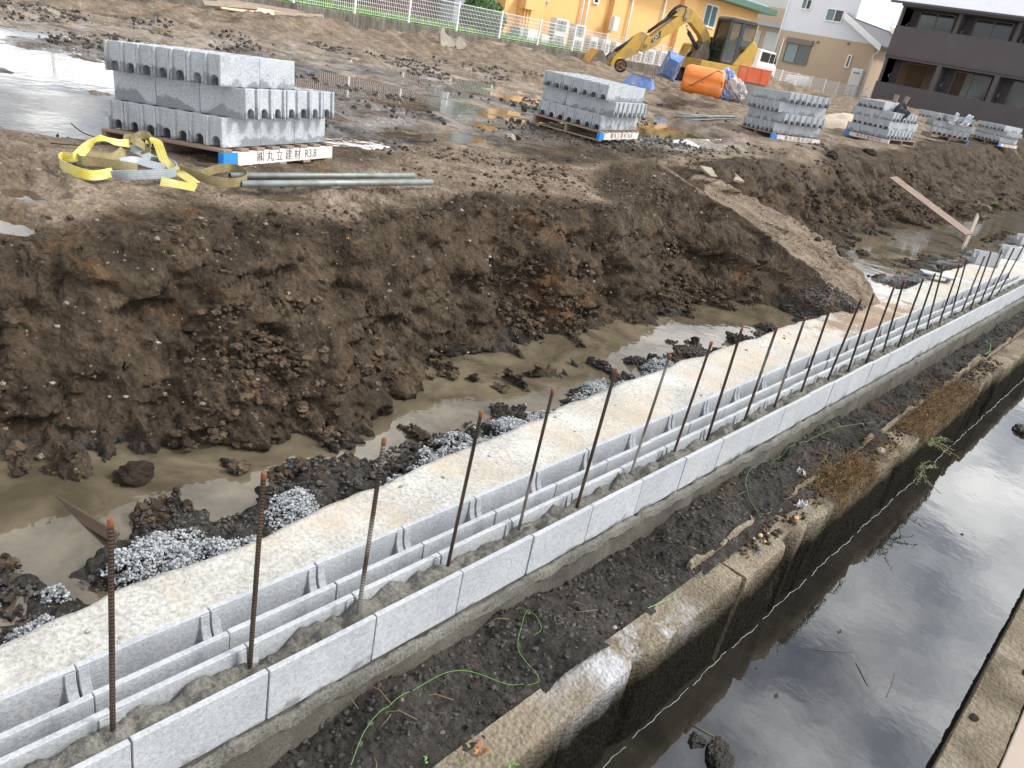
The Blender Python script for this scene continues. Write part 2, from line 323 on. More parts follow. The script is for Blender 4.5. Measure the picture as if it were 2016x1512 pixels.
def ztop(x,y):
    return -1.28+.018*np.clip(y-10,0,35)+.13*sst(13.5,19.5,-x)*np.clip((31-y)/7,0,1)+.10*sst(20,40,y)*0
def pudmask(x,y):
    m=np.zeros_like(x)
    for cx,cy,rx,ry,d,rot in PUD:
        c,s=math.cos(rot),math.sin(rot); u=((x-cx)*c+(y-cy)*s)/rx; v=(-(x-cx)*s+(y-cy)*c)/ry
        m=np.maximum(m,d*(1-sst(.55,1.25,np.sqrt(u*u+v*v))))
    return m
def terrain(x,y,full=False):
    x=np.asarray(x,float);y=np.asarray(y,float)
    wob=fbm(x,y,1.1,4,3)*.22; wob2=fbm(x*0,y,.7,4,11)*.16
    xc=np.interp(y,CY,CXC)+wob+fbm(x*0,y,.5,3,5)*.18; xt=np.interp(y,CYT,CXT)+wob2
    zt=ztop(x,y)
    t=(x-xc)/np.maximum(xt-xc,.1)
    # relief on the upper site
    land=sst(0,-.6,t)
    inner=sst(-5.3,-7.0,x); churn=np.clip(fbm(x,y,2.6,3,77)+.4,0,1)
    relief=fbm(x,y,3.2,4,21)*(.09-.045*inner)+fbm(x,y,.75,5,31)*.05*(.5+1.6*churn)*(1+.7*inner)+fbm(x,y,.3,4,32,ridge=True)*.02*inner*churn*1.6
    ruts=fbm(x*.35+y*.12,y*1.0+x*.25,.42,4,41,ridge=True)*.040*inner*(.4+churn)
    far=sst(8,25,np.hypot(x,y))
    pan=inner*sst(-15,-12,x)*sst(15,12,y)*sst(1.5,4,y)
    z_up=zt-.030*pan+(relief+ruts)*(1+.5*far)*(1-.55*pan)-pudmask(x,y)-.055*sst(-1.6,0,t)-.05*sst(-.5,0,t)
    tc=np.clip(t,0,1)
    var=fbm(x,y,1.6,3,51)
    tal=sst(1.2,1.9,y)*sst(3.2,2.6,y); kk=.62-.14*tal+.25*var
    g=kk*(1-(1-np.clip(tc/(.36+.12*tal),0,1))**1.7)+(1-kk)*tc
    bot=-2.42
    z_bk=(z_up*(1-0)+ (bot-z_up)*g)
    hump=fbm(x*.25,y,.19,4,64,ridge=True)*.075+fbm(x,y,.7,3,60)*.15+fbm(x,y,.55,4,61,ridge=True)*.11+fbm(x,y,.22,4,62)*.07
    z_bk=z_bk+hump*np.sin(np.clip(tc,0,1)*math.pi)**.6*sst(0,.1,tc)
    floor=np.full_like(x,-2.42)+fbm(x,y,.5,4,71)*.06
    mnd=np.maximum(0,.238*(1-sst(.12,.42,(-2.30-x)+.5*fbm(x,y,.5,4,73)+.12*sst(7,9,y))))
    for cx,cy,rx,ry,h in BUMPS:
        q=np.sqrt(((x-cx)/rx)**2+((y-cy)/ry)**2); mnd=np.maximum(mnd,(.20+h*.30)*(1-sst(.45,1.35,q+.9*fbm(x,y,.16,4,72))))
    xe=np.interp(y,[-1,.67,.8,1.0,1.1,1.35,1.43,1.64,1.92,2.3,3,3.8,4.6,5,5.9,7.4,8.6,8.9],[-2.9,-2.87,-2.55,-2.6,-2.83,-2.97,-2.68,-2.70,-2.87,-2.82,-2.77,-2.85,-2.76,-2.6,-2.66,-2.6,-2.6,-2.3])
    lnd=sst(-.05,.10,x-xe+.16*fbm(x,y,.12,4,74)-.02)*sst(9.0,8.7,y); mnd=np.maximum(mnd,lnd*(.222+.11*fbm(x,y,.34,4,75)+.05*fbm(x,y,.09,3,76)))
    floor=floor+mnd
    # strip between the slab and the canal wall
    strip=sst(-2.0,-1.9,x); floor=floor*(1-strip)+strip*(-2.22+.03*sst(8,2,y)+fbm(x,y,.35,5,81)*.07-.05*sst(6,9,y))
    slabd=sst(-2.12,-2.25,x); under=(1-slabd)*(1-strip); floor=floor*(1-under)+under*(-2.35)
    z=np.where(t<0,z_up,np.where(t<1,z_bk,floor)); k=sst(.86,1.25,t); z=np.where(t>.86,z_bk*(1-k)+floor*k,z)
    z=np.where(t>.3,z-.15*sst(-2.175,-2.235,z)*sst(-2.3,-2.5,x),z)
    z=np.where((t>.3)&(x>-3.3),smax(z,floor,.03),z)
    # earth ramp down to the slab
    u=np.clip((-x-2.35)/2.6,0,1.4); zr=-2.05+.70*np.minimum(u,1.0)+.02*fbm(x,y,.4,4,91)*4
    yc=8.62+.62*np.sin(np.clip(u,0,1)*math.pi); hw=.42+.2*np.sin(np.clip(u,0,1)*math.pi)+.06*u
    dl=yc-hw-y; dr=y-yc-hw
    fall=np.where(dl>0,np.minimum(dl*.62,.12+dl*.95),0)+np.where(dr>0,dr*.95,0)
    crest=.05*np.exp(-((np.maximum(dl,dr))/.16)**2)
    fade=sst(-2.12,-2.35,x)
    zr=zr-fall*(1+.5*fbm(x,y,.5,4,92))+crest+ (hump*.8)*sst(0,.3,np.maximum(dl,dr))-(1-fade)*3
    zr=np.where(u>=1.02,zr-2*(u-1.02),zr)
    rampw=np.zeros_like(x)
    z2=smax(z,zr,.05); rampw=sst(-.03,.06,zr-z)*sst(.05,-.05,np.maximum(dl,dr)); z=np.where(x<-2.0,z2,z)
    # soil heaps: beside stack, at the fence, crest heaps by the ramp
    for cx,cy,rx,ry,h in [(-4.95,7.6,.5,.45,.16),(-5.0,9.85,.35,.4,.22),(-5.25,10.8,.4,.5,.12),(-5.5,8.3,.9,.35,.10),(-18.6,17.5,1.2,1.6,.22),(-18.9,20,1,2,.2),(-9.4,41.5,1.5,2.0,.42),(-12.5,36,2.2,2,.3),(-18.5,12,1.3,3,.2),(-8.6,30.5,.6,1.8,.1),(-18.5,38,1.5,4,.5),(-14.5,44,3,3,.35),(-6.2,20,.5,1.5,.12),(-6.5,26,.5,2,.16),(-5.9,14,.35,1.2,.10)]:
        q=((x-cx)/rx)**2+((y-cy)/ry)**2; z=z+h*np.exp(-q)*(1+.7*fbm(x,y,.4,4,33)*min(1,.25/h))
    rough=np.clip(sst(-.35,.1,t)*sst(1.3,1.0,t)+.18,0,1); rough=np.where(x>-2.0,.6,rough); rough=rough*(1-.8*rampw)
    w1,r1=worley(x+.03*fbm(x,y,.08,2,5),y,.085,1); w2,r2=worley(x,y,.036,2); w0,r0=worley(x,y,.21,9)
    rb=np.clip(.35+1.6*fbm(x,y,.9,3,101),0,1.2)*(.35+.65*sst(-.12,.12,fbm(x,y,.55,3,102)))
    wx=x+.05*fbm(x,y,.15,2,8); wy=y+.05*fbm(x,y,.15,2,9)
    fac=facet(wx,wy,.24,301)*.085*rb+facet(wx,wy,.115,302)*.05*rb+facet(x,y,.052,303)*.028*(.4+rb)+facet(x,y,.026,304)*.012
    lump=.55*fac+.6*((.5-np.minimum(w0,.9))*.07*r0*rb+(.5-np.minimum(w1,.9))*.045*(r1)*rb+(.5-np.minimum(w2,.9))*.018*r2)
    lod=sst(30,8,np.hypot(x,y)); smallp=[]
    for cx,cy,rx,ry,d,rot in PUD:
        if cx<-5.0: continue
        c,s=math.cos(rot),math.sin(rot); uu=((x-cx)*c+(y-cy)*s)/rx; vv=(-(x-cx)*s+(y-cy)*c)/ry; smallp.append((np.sqrt(uu*uu+vv*vv)+.5*fbm(x,y,.12,3,44),))
    z=z+lump*(.42+1.0*rough)*(.4+.6*lod)-pudmask(x,y)*.1
    z=z+fbm(x,y,.09,3,111)*.018*rough
    for (q,),L in zip(smallp,(-1.375,-1.385,-1.36)):
        w_=1-sst(1.0,1.7,q); z=z*(1-w_)+(L+.02*sst(.6,1.3,q)-.02*(1-sst(.3,.9,q))+.12*lump)*w_
    if not full: return z
    blotch=fbm(x,y,2.2,4,201)
    st_=fbm(x*.8+y*.25,y*.45,.9,5,203)
    tan=.10+.55*sst(-.05,-.5,t)*(1-.45*inner)+.9*rampw+.3*sst(9,16,y)*land+.35*sst(-11,-15,x)-.25*sst(-3.9,-3.0,x)*(1-rampw)+.5*st_
    zone=inner*sst(-15,-11,x)*sst(15,9,y)
    blk=(.08+.42*zone+.45*zone*sst(-9,-7,x)*sst(2.5,4,y)*0+.55*blotch*(.4+zone)+.55*st_*zone+.9*sst(-3.3,-3.0,x)*(t>1)*sst(-2.06,-2.14,z))*(1-rampw)+.45*sst(-2.10,-2.19,z)*(t<=1)+.7*sst(-3.0,-2.9,x)*sst(-2.10,-2.16,z)
    wet=.10+.52*inner*sst(20,11,y)*sst(-20,-13,x)+.35*sst(1,1.15,t)-.3*rampw
    wet=np.where(x>-2,.30,wet); blk=np.where(x>-2,.95,blk)
    return z,np.stack([tan,blk,wet,np.ones_like(x)],-1),t
def axis(segs):
    o=[]
    for a,b,d0,d1 in segs:
        p=a
        while (p<b):
            o.append(p); k=(p-a)/(b-a); p+=d0+(d1-d0)*k
    return np.array(o)
gx=-axis([(1.08,1.5,.013,.013),(1.5,2.05,.05,.05),(2.05,4.9,.0125,.0125),(4.9,8,.016,.045),(8,21,.045,.11)])[::-1]
gx=np.concatenate([-axis([(21,60,.5,3)])[::-1],gx])
gy=np.concatenate([axis([(-3,.1,.25,.05)]),axis([(.1,4,.0125,.013),(4,8,.014,.024),(8,16,.024,.05),(16,55,.05,.2),(55,140,2,8)])])
X,Y=np.meshgrid(gx,gy)
Z,TINT,TT=terrain(X,Y,True)
bank=sst(-.1,.15,TT)*sst(1.25,.95,TT)
DX=fbm(Z*2.1,Y,.28,4,300)*.20*bank; Z=np.where(X<-21,np.minimum(Z,-.9),Z)
nx,ny=len(gx),len(gy); idx=np.arange(nx*ny).reshape(ny,nx)
Fq=np.stack([idx[:-1,:-1],idx[:-1,1:],idx[1:,1:],idx[1:,:-1]],-1).reshape(-1,4)
g=npmesh('ground',np.stack([X+DX,Y,Z],-1).reshape(-1,3),Fq,M['mud'],True,None,None,TINT.reshape(-1,4)); tag(g,'wet brown building site ground with rutted mud and an excavated trench bank','ground',kind='structure')
print('terrain verts',nx*ny)
def grid_obj(name,xs,ys,zf,mat,label,cat,kind='structure'):
    X,Y=np.meshgrid(xs,ys); Z=zf(X,Y); n=len(xs); i=np.arange(X.size).reshape(X.shape)
    return tag(npmesh(name,np.stack([X,Y,Z],-1).reshape(-1,3),np.stack([i[:-1,:-1],i[:-1,1:],i[1:,1:],i[1:,:-1]],-1).reshape(-1,4),mat),label,cat,kind=kind)
grid_obj('trench_water',np.array([-5.,-2.1]),np.array([-3.,8.9]),lambda x,y:x*0-2.215,M['trench_water'],'brown muddy water standing in the near trench','water')
grid_obj('trench_water',np.array([-6.,-2.1]),np.array([8.95,60.]),lambda x,y:x*0-2.215,M['trench_water'],'murky water standing in the far trench beyond the earth ramp','water')
grid_obj('canal_water',np.array([-1.02,.12]),np.array([-4.,90.]),lambda x,y:x*0-2.75,M['canal_water'],'still dark canal water reflecting the clouds','water')
def pcut(y): return np.interp(y,CY,CXC)-1.15
py_=np.linspace(-2,36,260); u_=np.linspace(0,1,120); PYg=np.repeat(py_[:,None],120,1); PXg=-20+(pcut(py_)[:,None]+20)*u_[None]
PZg=ztop(PXg,PYg)-.048+.018*sst(-7.,-8.2,PXg)*sst(16,12,PYg)-.10*(1-sst(.0,.06,1-u_))[None]
i=np.arange(PXg.size).reshape(PXg.shape); tag(npmesh('puddle_water',np.stack([PXg,PYg,PZg],-1).reshape(-1,3),np.stack([i[:-1,:-1],i[:-1,1:],i[1:,1:],i[1:,:-1]],-1).reshape(-1,4),M['puddle']),'rain puddles lying in the hollows of the muddy site','water',kind='structure')
for k,(cx,cy,rx_,ry_,d,rot) in enumerate([p for p in PUD if p[0]>-5.0]):
    n=28; V=[(cx,cy,0)]+[(cx+(rx_*1.05)*math.cos(a)*math.cos(rot)-(ry_*1.05)*math.sin(a)*math.sin(rot),cy+rx_*1.05*math.cos(a)*math.sin(rot)+ry_*1.05*math.sin(a)*math.cos(rot),0) for a in np.linspace(0,2*math.pi,n,endpoint=False)]
    zz_=(-1.375,-1.385,-1.36)[k%3]+.002; V=[(a,b,zz_) for a,b,c in V]; me=bpy.data.meshes.new('puddle'); me.from_pydata(V,[],[(0,1+i_,1+(i_+1)%n) for i_ in range(n)]); me.materials.append(M['puddle']); tag(link_mesh('puddle_water',me),['small puddle on the bank top at the left edge','smaller puddle nearest the bank edge on the left','little brown puddle beside the steel pipes'][k%3],'water',kind='structure')
def icos():
    bm=bmesh.new(); bmesh.ops.create_icosphere(bm,subdivisions=2,radius=1); V=np.array([v.co[:] for v in bm.verts]); Fc=np.array([[v.index for v in f.verts] for f in bm.faces]); bm.free(); return V,Fc
ICO,ICF=icos()
bm=bmesh.new(); bmesh.ops.create_icosphere(bm,subdivisions=1,radius=1); ICO1=np.array([v.co[:] for v in bm.verts]); ICF1=np.array([[v.index for v in f.verts] for f in bm.faces]); bm.free()
def rocks(name,P,S,mat,label,cat,seed=1,lo=False,flat=.75,kind='stuff',rough=.42,parent=None,smooth=False):
    r=np.random.default_rng(seed); BV,BF=(ICO1,ICF1) if lo else (ICO,ICF); n=len(P); nv=len(BV); var=[]
    for k in range(10):
        q=BV*(1+rough*(r.random((nv,1))-.5)*2)*(.75+.5*r.random(3)); var.append(q)
    var=np.array(var); V=var[r.integers(0,10,n)]*S[:,None,None]; a=r.random(n)*6.28; c,s=np.cos(a)[:,None],np.sin(a)[:,None]
    x=V[:,:,0]*c-V[:,:,1]*s; y=V[:,:,0]*s+V[:,:,1]*c; z=V[:,:,2]*flat; V=np.stack([x,y,z],-1)+P[:,None,:]
    Fc=(BF[None]+np.arange(n)[:,None,None]*nv).reshape(-1,3)
    o=npmesh(name,V.reshape(-1,3),Fc,mat,smooth,parent,np.repeat(r.random(n),nv))
    if parent is None: tag(o,label,cat,kind=kind)
    return o
def scatter(n,x0,x1,y0,y1,smin,smax,seed,mask=None,p=2.5):
    r=np.random.default_rng(seed); x=r.uniform(x0,x1,n);y=r.uniform(y0,y1,n)
    if mask is not None:
        k=r.random(n)<mask(x,y); x,y=x[k],y[k]
    s=smin+(smax-smin)*r.random(len(x))**p; z=terrain(x,y)+s*.25
    k=(z>-2.225)|(r.random(len(x))<.006)|(x>-2); x,y,z,s=x[k],y[k],z[k],s[k]
    return np.stack([x,y,z],-1),s
def bt(x,y): return (x-np.interp(y,CY,CXC))/(np.interp(y,CYT,CXT)-np.interp(y,CY,CXC))
nor=lambda x,y:1-sst(7.4,8.0,y)*sst(10.2,9.6,y)
bankm=lambda x,y:nor(x,y)*np.clip(sst(-.2,.25,bt(x,y))*sst(1.35,1.0,bt(x,y))*(.35+2*fbm(x,y,.7,3,501)+.9*sst(.45,.9,bt(x,y))),0,1)
rocks('soil_clods',*scatter(26000,-4.5,-2.75,-.2,8.2,.005,.034,11,bankm,3.2),M['clod_brown'],'loose brown soil clods crumbling down the near trench bank','soil clods',lo=False)
rocks('soil_clods',*scatter(12000,-5.6,-3.1,8.8,22,.01,.05,12,bankm,3.),M['clod_brown'],'loose soil clods on the far trench bank beyond the ramp','soil clods',lo=True)
topm=lambda x,y:np.clip(.05+1.8*fbm(x,y,1.3,4,601),0,1)*(bt(x,y)<0)*(1-sst(.01,.03,pudmask(x,y)))
rocks('soil_clods',*scatter(16000,-8,-4.0,.8,11,.004,.024,13,topm,3.5),M['clod_brown'],'small dark clods scattered over the muddy site surface','soil clods',lo=True)
inm=lambda x,y:np.clip(-.15+3.*fbm(x*.6+y*.2,y,.9,4,603),0,1)*sst(-5.6,-6.8,x)
rocks('soil_clods',*scatter(30000,-16,-5.6,2,17,.006,.045,23,inm,3.0),M['clod_black'],'dark churned clods heaped in ridges across the wet middle of the site','soil clods',lo=True)
rocks('gravel',*scatter(1300,-6.0,-3.4,.8,9,.004,.016,14,lambda x,y:.9*(bt(x,y)<.7),2.5),M['stones'],'small pale stones strewn over the bank top','gravel',lo=False)
rocks('gravel',*scatter(9000,-1.46,-1.13,.6,12,.003,.013,15,lambda x,y:.35+.5*(y<4)+fbm(x,y,.3,3,9),3.),M['clod_black'],'dark damp gravel between the footing and the canal wall','gravel',lo=True)
def mound_mask(x,y):
    m=np.zeros_like(x)
    z=terrain(x,y); return np.clip(sst(-2.235,-2.19,z),0,1)*(.35+.65*(fbm(x,y,.2,3,88)>-.1))
rocks('gravel',*scatter(60000,-2.98,-2.26,.0,8.6,.003,.014,16,mound_mask,2.6),M['clod_black'],'black gravel heaps rising from the trench water beside the slab','gravel',lo=True)
PALE=[(-2.42,2.35,.07,.12),(-2.36,3.45,.08,.3),(-2.44,4.0,.09,.3),(-2.40,5.4,.08,.5),(-2.38,2.95,.07,.35),(-2.52,.75,.05,.05),(-2.36,.62,.04,.08),(-2.44,1.12,.13,.15),(-2.33,1.30,.06,.10),(-2.50,.98,.06,.08),(-2.44,1.72,.13,.11),(-2.30,1.42,.05,.07),(-2.36,2.0,.05,.12),(-2.43,2.72,.15,.26),(-2.50,3.15,.12,.16),(-2.45,3.75,.14,.45),(-2.58,4.25,.13,.25),(-2.50,4.7,.08,.35),(-2.62,5.0,.12,.2),(-2.5,.28,.10,.12),(-2.35,.2,.10,.14),(-2.6,.5,.06,.06)]
def pale(x,y):
    m=np.zeros_like(x)
    for cx,cy,rx,ry in PALE: m=np.maximum(m,1-sst(.35,1.2,np.sqrt(((x-cx)/rx/1.2)**2+((y-cy)/ry/1.2)**2)+.6*fbm(x,y,.1,3,77)))
    return m
P,S=scatter(150000,-2.75,-2.2,.0,5.4,.0018,.0085,17,pale,2.0); q=pale(P[:,0],P[:,1]); P[:,2]+=.02*q+RNG.random(len(P))*.03*q
rocks('crushed_concrete',P,S,M['clod_pale'],'pale grey crushed concrete piled on the gravel beside the slab','rubble',lo=True,rough=.3)
# ------------------------------------------------ slab, footing, form-block wall
BX0=-1.48; ZB=-1.856; ZS=-2.06
ys=np.arange(-1.0,40,.03); sxe=np.interp(ys,[-1,0.3,.9,1.5,2.2,3.0,4.2,6.5,9,12,40],[-2.2,-2.24,-2.27,-2.30,-2.34,-2.38,-2.46,-2.5,-2.4,-2.5,-2.55])+fbm(ys,ys*0,.5,4,7)*.05
xs_=np.linspace(0,1,22)
SX=-1.802+(sxe[:,None]+1.802)*xs_[None]; SY=np.repeat(ys[:,None],22,1); SZ=ZS+fbm(SX,SY,.12,4,8)*.008-.004*sst(.9,1,xs_[None]+0*SX)
SX=np.concatenate([SX,SX[:,-1:]-.004,SX[:,-1:]-.004],1); SY=np.concatenate([SY,SY[:,-1:],SY[:,-1:]],1); SZ=np.concatenate([SZ,SZ[:,-1:]-.02,SZ[:,-1:]-.16],1)
i=np.arange(SX.size).reshape(SX.shape)
tag(npmesh('concrete_footing',np.stack([SX,SY,SZ],-1).reshape(-1,3),np.stack([i[:-1,:-1],i[1:,:-1],i[1:,1:],i[:-1,1:]],-1).reshape(-1,4),M['slab']),'long pale cream concrete footing slab behind the rows of form blocks','concrete footing')
sg=np.random.default_rng(8); n=420; sy=sg.uniform(-.2,14,n); sx=-1.83-(.06+.55*sg.random(n)**.6); ok=sx>np.interp(sy,ys,sxe)+.01; sx,sy=sx[ok],sy[ok]
rocks('crumbs',np.stack([sx,sy,np.full(len(sx),ZS+.002)],-1),.0018+.009*sg.random(len(sx))**4,M['clod_pale'],'small concrete crumbs lying on the pale footing slab','rubble',6,lo=True)
# front footing below the blocks, with squeezed-out mortar as a part
fo=empty('foundation_strip',(-1.6,0,-2.06),label='damp brown grey foundation strip the form blocks stand on',cat='foundation')
fy=np.arange(-.6,30,.02); prof=[(-1.78,-2.066),(-1.462,-2.066),(-1.458,-2.075),(-1.454,-2.12),(-1.450,-2.2),(-1.446,-2.4)]
FX=np.array([p[0] for p in prof])[None]+fbm(fy[:,None]+0*np.array([p[0] for p in prof])[None],np.arange(6)[None]*.07+0*fy[:,None],.12,4,12)*.02; FZ=np.array([p[1] for p in prof])[None]+0*fy[:,None]+fbm(fy[:,None],FX*0+3,.2,4,12)*.015*(FX>-1.7); FY=fy[:,None]+0*FX
i=np.arange(FX.size).reshape(FX.shape)
o=npmesh('footing_face',np.stack([FX+1.6,FY,FZ+2.06],-1).reshape(-1,3),np.stack([i[:-1,:-1],i[1:,:-1],i[1:,1:],i[:-1,1:]],-1).reshape(-1,4),M['footing'],True,fo)
def mortar_ribbon(name,x0,x1,z0,amp,y0,y1,seed,parent,off,dy=.006,nxx=14,edge=.02,mat=None):
    yy=np.arange(y0,y1,dy); u=np.linspace(0,1,nxx); A,B=np.meshgrid(u,yy); Xx=x0+(x1-x0)*A
    w,r=worley(Xx+.02*fbm(Xx,B,.05,3,2),B*.8,.105,seed); w2,r2=worley(Xx,B,.03,seed+1)
    Zz=z0+amp*(.65-np.minimum(w,1.))*(.5+r)*1.1+fbm(Xx,B,.05,4,seed)*amp*.5+(.5-w2)*.006-edge*(np.abs(A-.5)*2)**4
    if parent is not None: Xx=Xx-off[0];B=B-off[1];Zz=Zz-off[2]
    i=np.arange(A.size).reshape(A.shape)
    return npmesh(name,np.stack([Xx,B,Zz],-1).reshape(-1,3),np.stack([i[:-1,:-1],i[:-1,1:],i[1:,1:],i[1:,:-1]],-1).reshape(-1,4),mat or M['mortar'],True,parent)
mortar_ribbon('mortar_squeeze',-1.484,-1.446,-2.055,.020,-.5,14,5,fo,(-1.6,0,-2.06),nxx=9,edge=.045)
tag(mortar_ribbon('mortar_fill',-1.605,-1.503,-1.903,.055,-.5,14,9,None,None),'lumpy wet mortar filling the front row of form blocks around the bars','mortar')
def block_mesh(mat,flip=False,ra=.034,zo=.030,xi=.020,mid=True,dz=1.):
    """hollow form block 396 x 150 x 198: two face shells tied by three webs with an arched notch"""
    L,W,H=.396,.146,.200; b=MB()
    t=.024
    for s in (-1,1): 
        y0=s*(W/2); y1=s*(W/2-t); b.prism([(y0,0),(y1,0),(y1*1.0+s*.004,H),(y0,H)],-L/2,L/2,'x')
    n=10
    for xc in (-L/2+xi,0,L/2-xi):
        if xc==0 and not mid: continue
        wi=W/2-t+.002; zc=H-zo
        # web below the notch, filled up to the arch, and shoulders
        pr=[(-wi,0),(wi,0),(wi,H-.03)]+[(ra*math.cos(a),zc-.0+0-ra*math.sin(a)*1.0) for a in np.linspace(0,math.pi,n)]+[(-wi,H-.03)]
        hh=.006 if xc else .05
        pr=[(-wi,.0),(wi,.0),(wi,H-hh),(ra,H-hh)]+[(ra*math.cos(a),zc-hh*.6-ra*dz*math.sin(a)) for a in np.linspace(0,math.pi,n)]+[(-ra,H-hh),(-wi,H-hh)]
        b.prism(pr,xc-.015,xc+.015,'x')
    if flip: b.v=[(x,-y,H-z) for x,y,z in b.v]
    o=b.build('form_block',mat,None,bevel=.0028); me=o.data; bpy.data.objects.remove(o); return me
BM_WALL=block_mesh(M['block'],False,.0475,.012,.017,False,1.9); BM_ST=block_mesh(M['block_stack'],True,.037,.028,.034)
ORD=['first','second','third','fourth','fifth','sixth','seventh','eighth','ninth','tenth','eleventh','twelfth','thirteenth','fourteenth','fifteenth','sixteenth','seventeenth','eighteenth','nineteenth','twentieth']+['twenty-'+w_ for w_ in 'first second third fourth fifth sixth seventh eighth ninth'.split()]+['thirtieth']+['thirty-'+w_ for w_ in 'first second third fourth fifth sixth seventh eighth ninth'.split()]+['fortieth']
r_=random.Random(3)
for row,(xc,nm) in enumerate([(-1.554,'mortar filled front row'),(-1.758,'empty back row')]):
    for k in range(-1,30):
        y=.386+.4005*k+(.0 if row==0 else -.015)
        o=link_mesh('form_block',BM_WALL); o.location=(xc+r_.uniform(-.002,.002)-(.005 if row and k%5==2 else 0),y+r_.uniform(-.001,.001)+.4,ZS+.004+(.002*r_.random())); o.rotation_euler=(r_.uniform(-.006,.006),r_.uniform(-.004,.004),math.pi/2+r_.uniform(-.004,.004))
        tag(o,'form block, %s from near end of the %s'%(ORD[k+1],nm),'form block',group='form blocks laid in the new wall')
# rebars
RB=[(-1.565,.571,-1.6,.603),(-1.575,.978,-1.599,1.006),(-1.542,1.355,-1.585,1.412),(-1.57,1.794,-1.569,1.824),(-1.576,2.203,-1.569,2.214),(-1.552,2.57,-1.571,2.631),(-1.579,3.029,-1.551,3.026),(-1.556,3.38,-1.546,3.401),(-1.58,3.802,-1.577,3.779),(-1.545,4.161,-1.50,4.044),(-1.553,4.599,-1.50,4.42),(-1.557,5.013,-1.547,4.938),(-1.555,5.474,-1.502,5.336),(-1.547,5.85,-1.51,5.6),(-1.55,6.25,-1.512,6.03)]
for k in range(11): RB.append((-1.555,6.65+.4*k,[-1.555,-1.50,-1.51,-1.552,-1.52,-1.571,-1.52,-1.56,-1.54,-1.5,-1.51][k],[6.4,6.7,7.05,7.43,7.85,8.3,8.75,9.2,9.6,9.98,10.6][k]))
m=Mat('rusty_deformed_bar',(.1,.06,.04),.6,.45); v=m.coord('Object',rand=9); n_=m.noise(v,9,5,.6,stretch=(1,1,.4)); c=m.mix(m.ramp(n_,[(.35,0.),(.65,1.)]),(.030,.022,.018,1),(.085,.055,.036,1)); gz_=m.xyz(v)[2]
oi=m.n('ShaderNodeObjectInfo'); pick=m.ramp(oi.outputs['Random'],[(.62,0.),(.64,1.)]); c=m.mix(m.math('MULTIPLY',pick,m.ramp(m.noise(v,3,3,.5),[(.45,0.),(.6,.8)])),c,(.30,.29,.27,1)); m.color(c); M['rebar']=m.m
M['rust']=flat_mat('orange_rust',(.15,.052,.018,1),.85,0,.4,60)
def rebar_meshes():
    b=MB(); pts=[];rs=[]; z=0
    while z<.72: pts+= [(0,0,z),(0,0,z+.0035),(0,0,z+.0045),(0,0,z+.0085),(0,0,z+.0095)]; rs+=[.0062,.0062,.0073,.0073,.0062]; z+=.0105
    b.tube(pts,rs,8); 
    for a in (0,math.pi): b.box((math.cos(a)*.0066,math.sin(a)*.0066,.36),(.0016,.002,.72))
    o=b.build('rebar',M['rebar']); me=o.data; bpy.data.objects.remove(o)
    c=MB(); c.tube([(0,0,0),(0,0,.012),(0,0,.022),(0,0,.024)],[.0074,.008,.0078,.0058],10); o=c.build('rusty_tip',M['rust']); m2=o.data; bpy.data.objects.remove(o); return me,m2
RM,TM=rebar_meshes()
names_=ORD
for k,(x0,y0,x1,y1) in enumerate(RB):
    a=Vector((x0,y0,-1.905)); d=Vector((x1,y1,-1.235))-a; o=link_mesh('rebar',RM); L=d.length; a2=a-d*(.06/L)
    o.location=a2; q=d.to_track_quat('Z','Y'); o.rotation_euler=q.to_euler(); sc=(L+.06)/.72; o.scale=(1,1,sc)
    tag(o,'upright rusty steel bar, %s from the near end of the block wall'%names_[k],'rebar',group='rusty bars standing in the new wall')
    t=link_mesh('rusty_tip',TM,o); t.location=(0,0,.72-.012); t.scale=(1,1,1/sc)
# ------------------------------------------------ canal walls
m=Mat('old_canal_concrete',(.3,.27,.2),.9,0,.08); P=m.coord('World'); xyz=m.xyz(P)
g1=m.noise(P,3,6,.6); c=m.mix(m.ramp(g1,[(.3,0.),(.7,1.)]),(.19,.155,.11,1),(.36,.305,.225,1)); f=m.noise(P,60,5,.75); c=m.mix(1.0,c,m.ramp(f,[(.3,.6),(.65,1.15)]),'MULTIPLY')
gm=m.n('ShaderNodeNewGeometry'); ax=m.xyz(gm.outputs['Normal'])
wh=m.ramp(m.noise(P,2.3,6,.65,.6),[(.46,0.),(.58,.9)]); ym=m.math('MULTIPLY',m.ramp(m.math('MULTIPLY',xyz[1],.1),[(.18,0.),(.21,1.)]),m.ramp(m.math('MULTIPLY',xyz[1],.1),[(.26,1.),(.30,0.)])); c=m.mix(m.math('MULTIPLY',wh,ym),c,(.60,.61,.64,1))
# moss and black slime on the canal face, thinning just below the lip (grows by height)
hz=m.math('ADD',m.math('MULTIPLY',m.math('ADD',xyz[2],2.2),-4.5),m.math('MULTIPLY',m.math('SUBTRACT',m.noise(P,5,6,.65),.5),1.0)); side=m.ramp(m.math('ABSOLUTE',ax[0]),[(.5,0.),(.8,1.)])
ms=m.math('MULTIPLY',m.ramp(hz,[(.02,0.),(.85,1.)]),side); c=m.mix(ms,c,m.mix(m.ramp(m.noise(P,30,5,.7),[(.35,0.),(.65,1.)]),(.004,.0035,.0025,1),(.024,.020,.012,1)))
soil=m.ramp(m.math('ADD',m.noise(P,1.6,5,.6),m.math('MULTIPLY',xyz[1],.018)),[(.58,0.),(.68,.8)]); c=m.mix(m.math('MULTIPLY',soil,m.math('SUBTRACT',1.0,side)),c,(.10,.078,.055,1))
m.color(c); vb=m.vor(P,55); m.bump(m.math('ADD',f,m.math('MULTIPLY',vb.outputs['Distance'],-.8)),.022,1.0); M['canal']=m.m
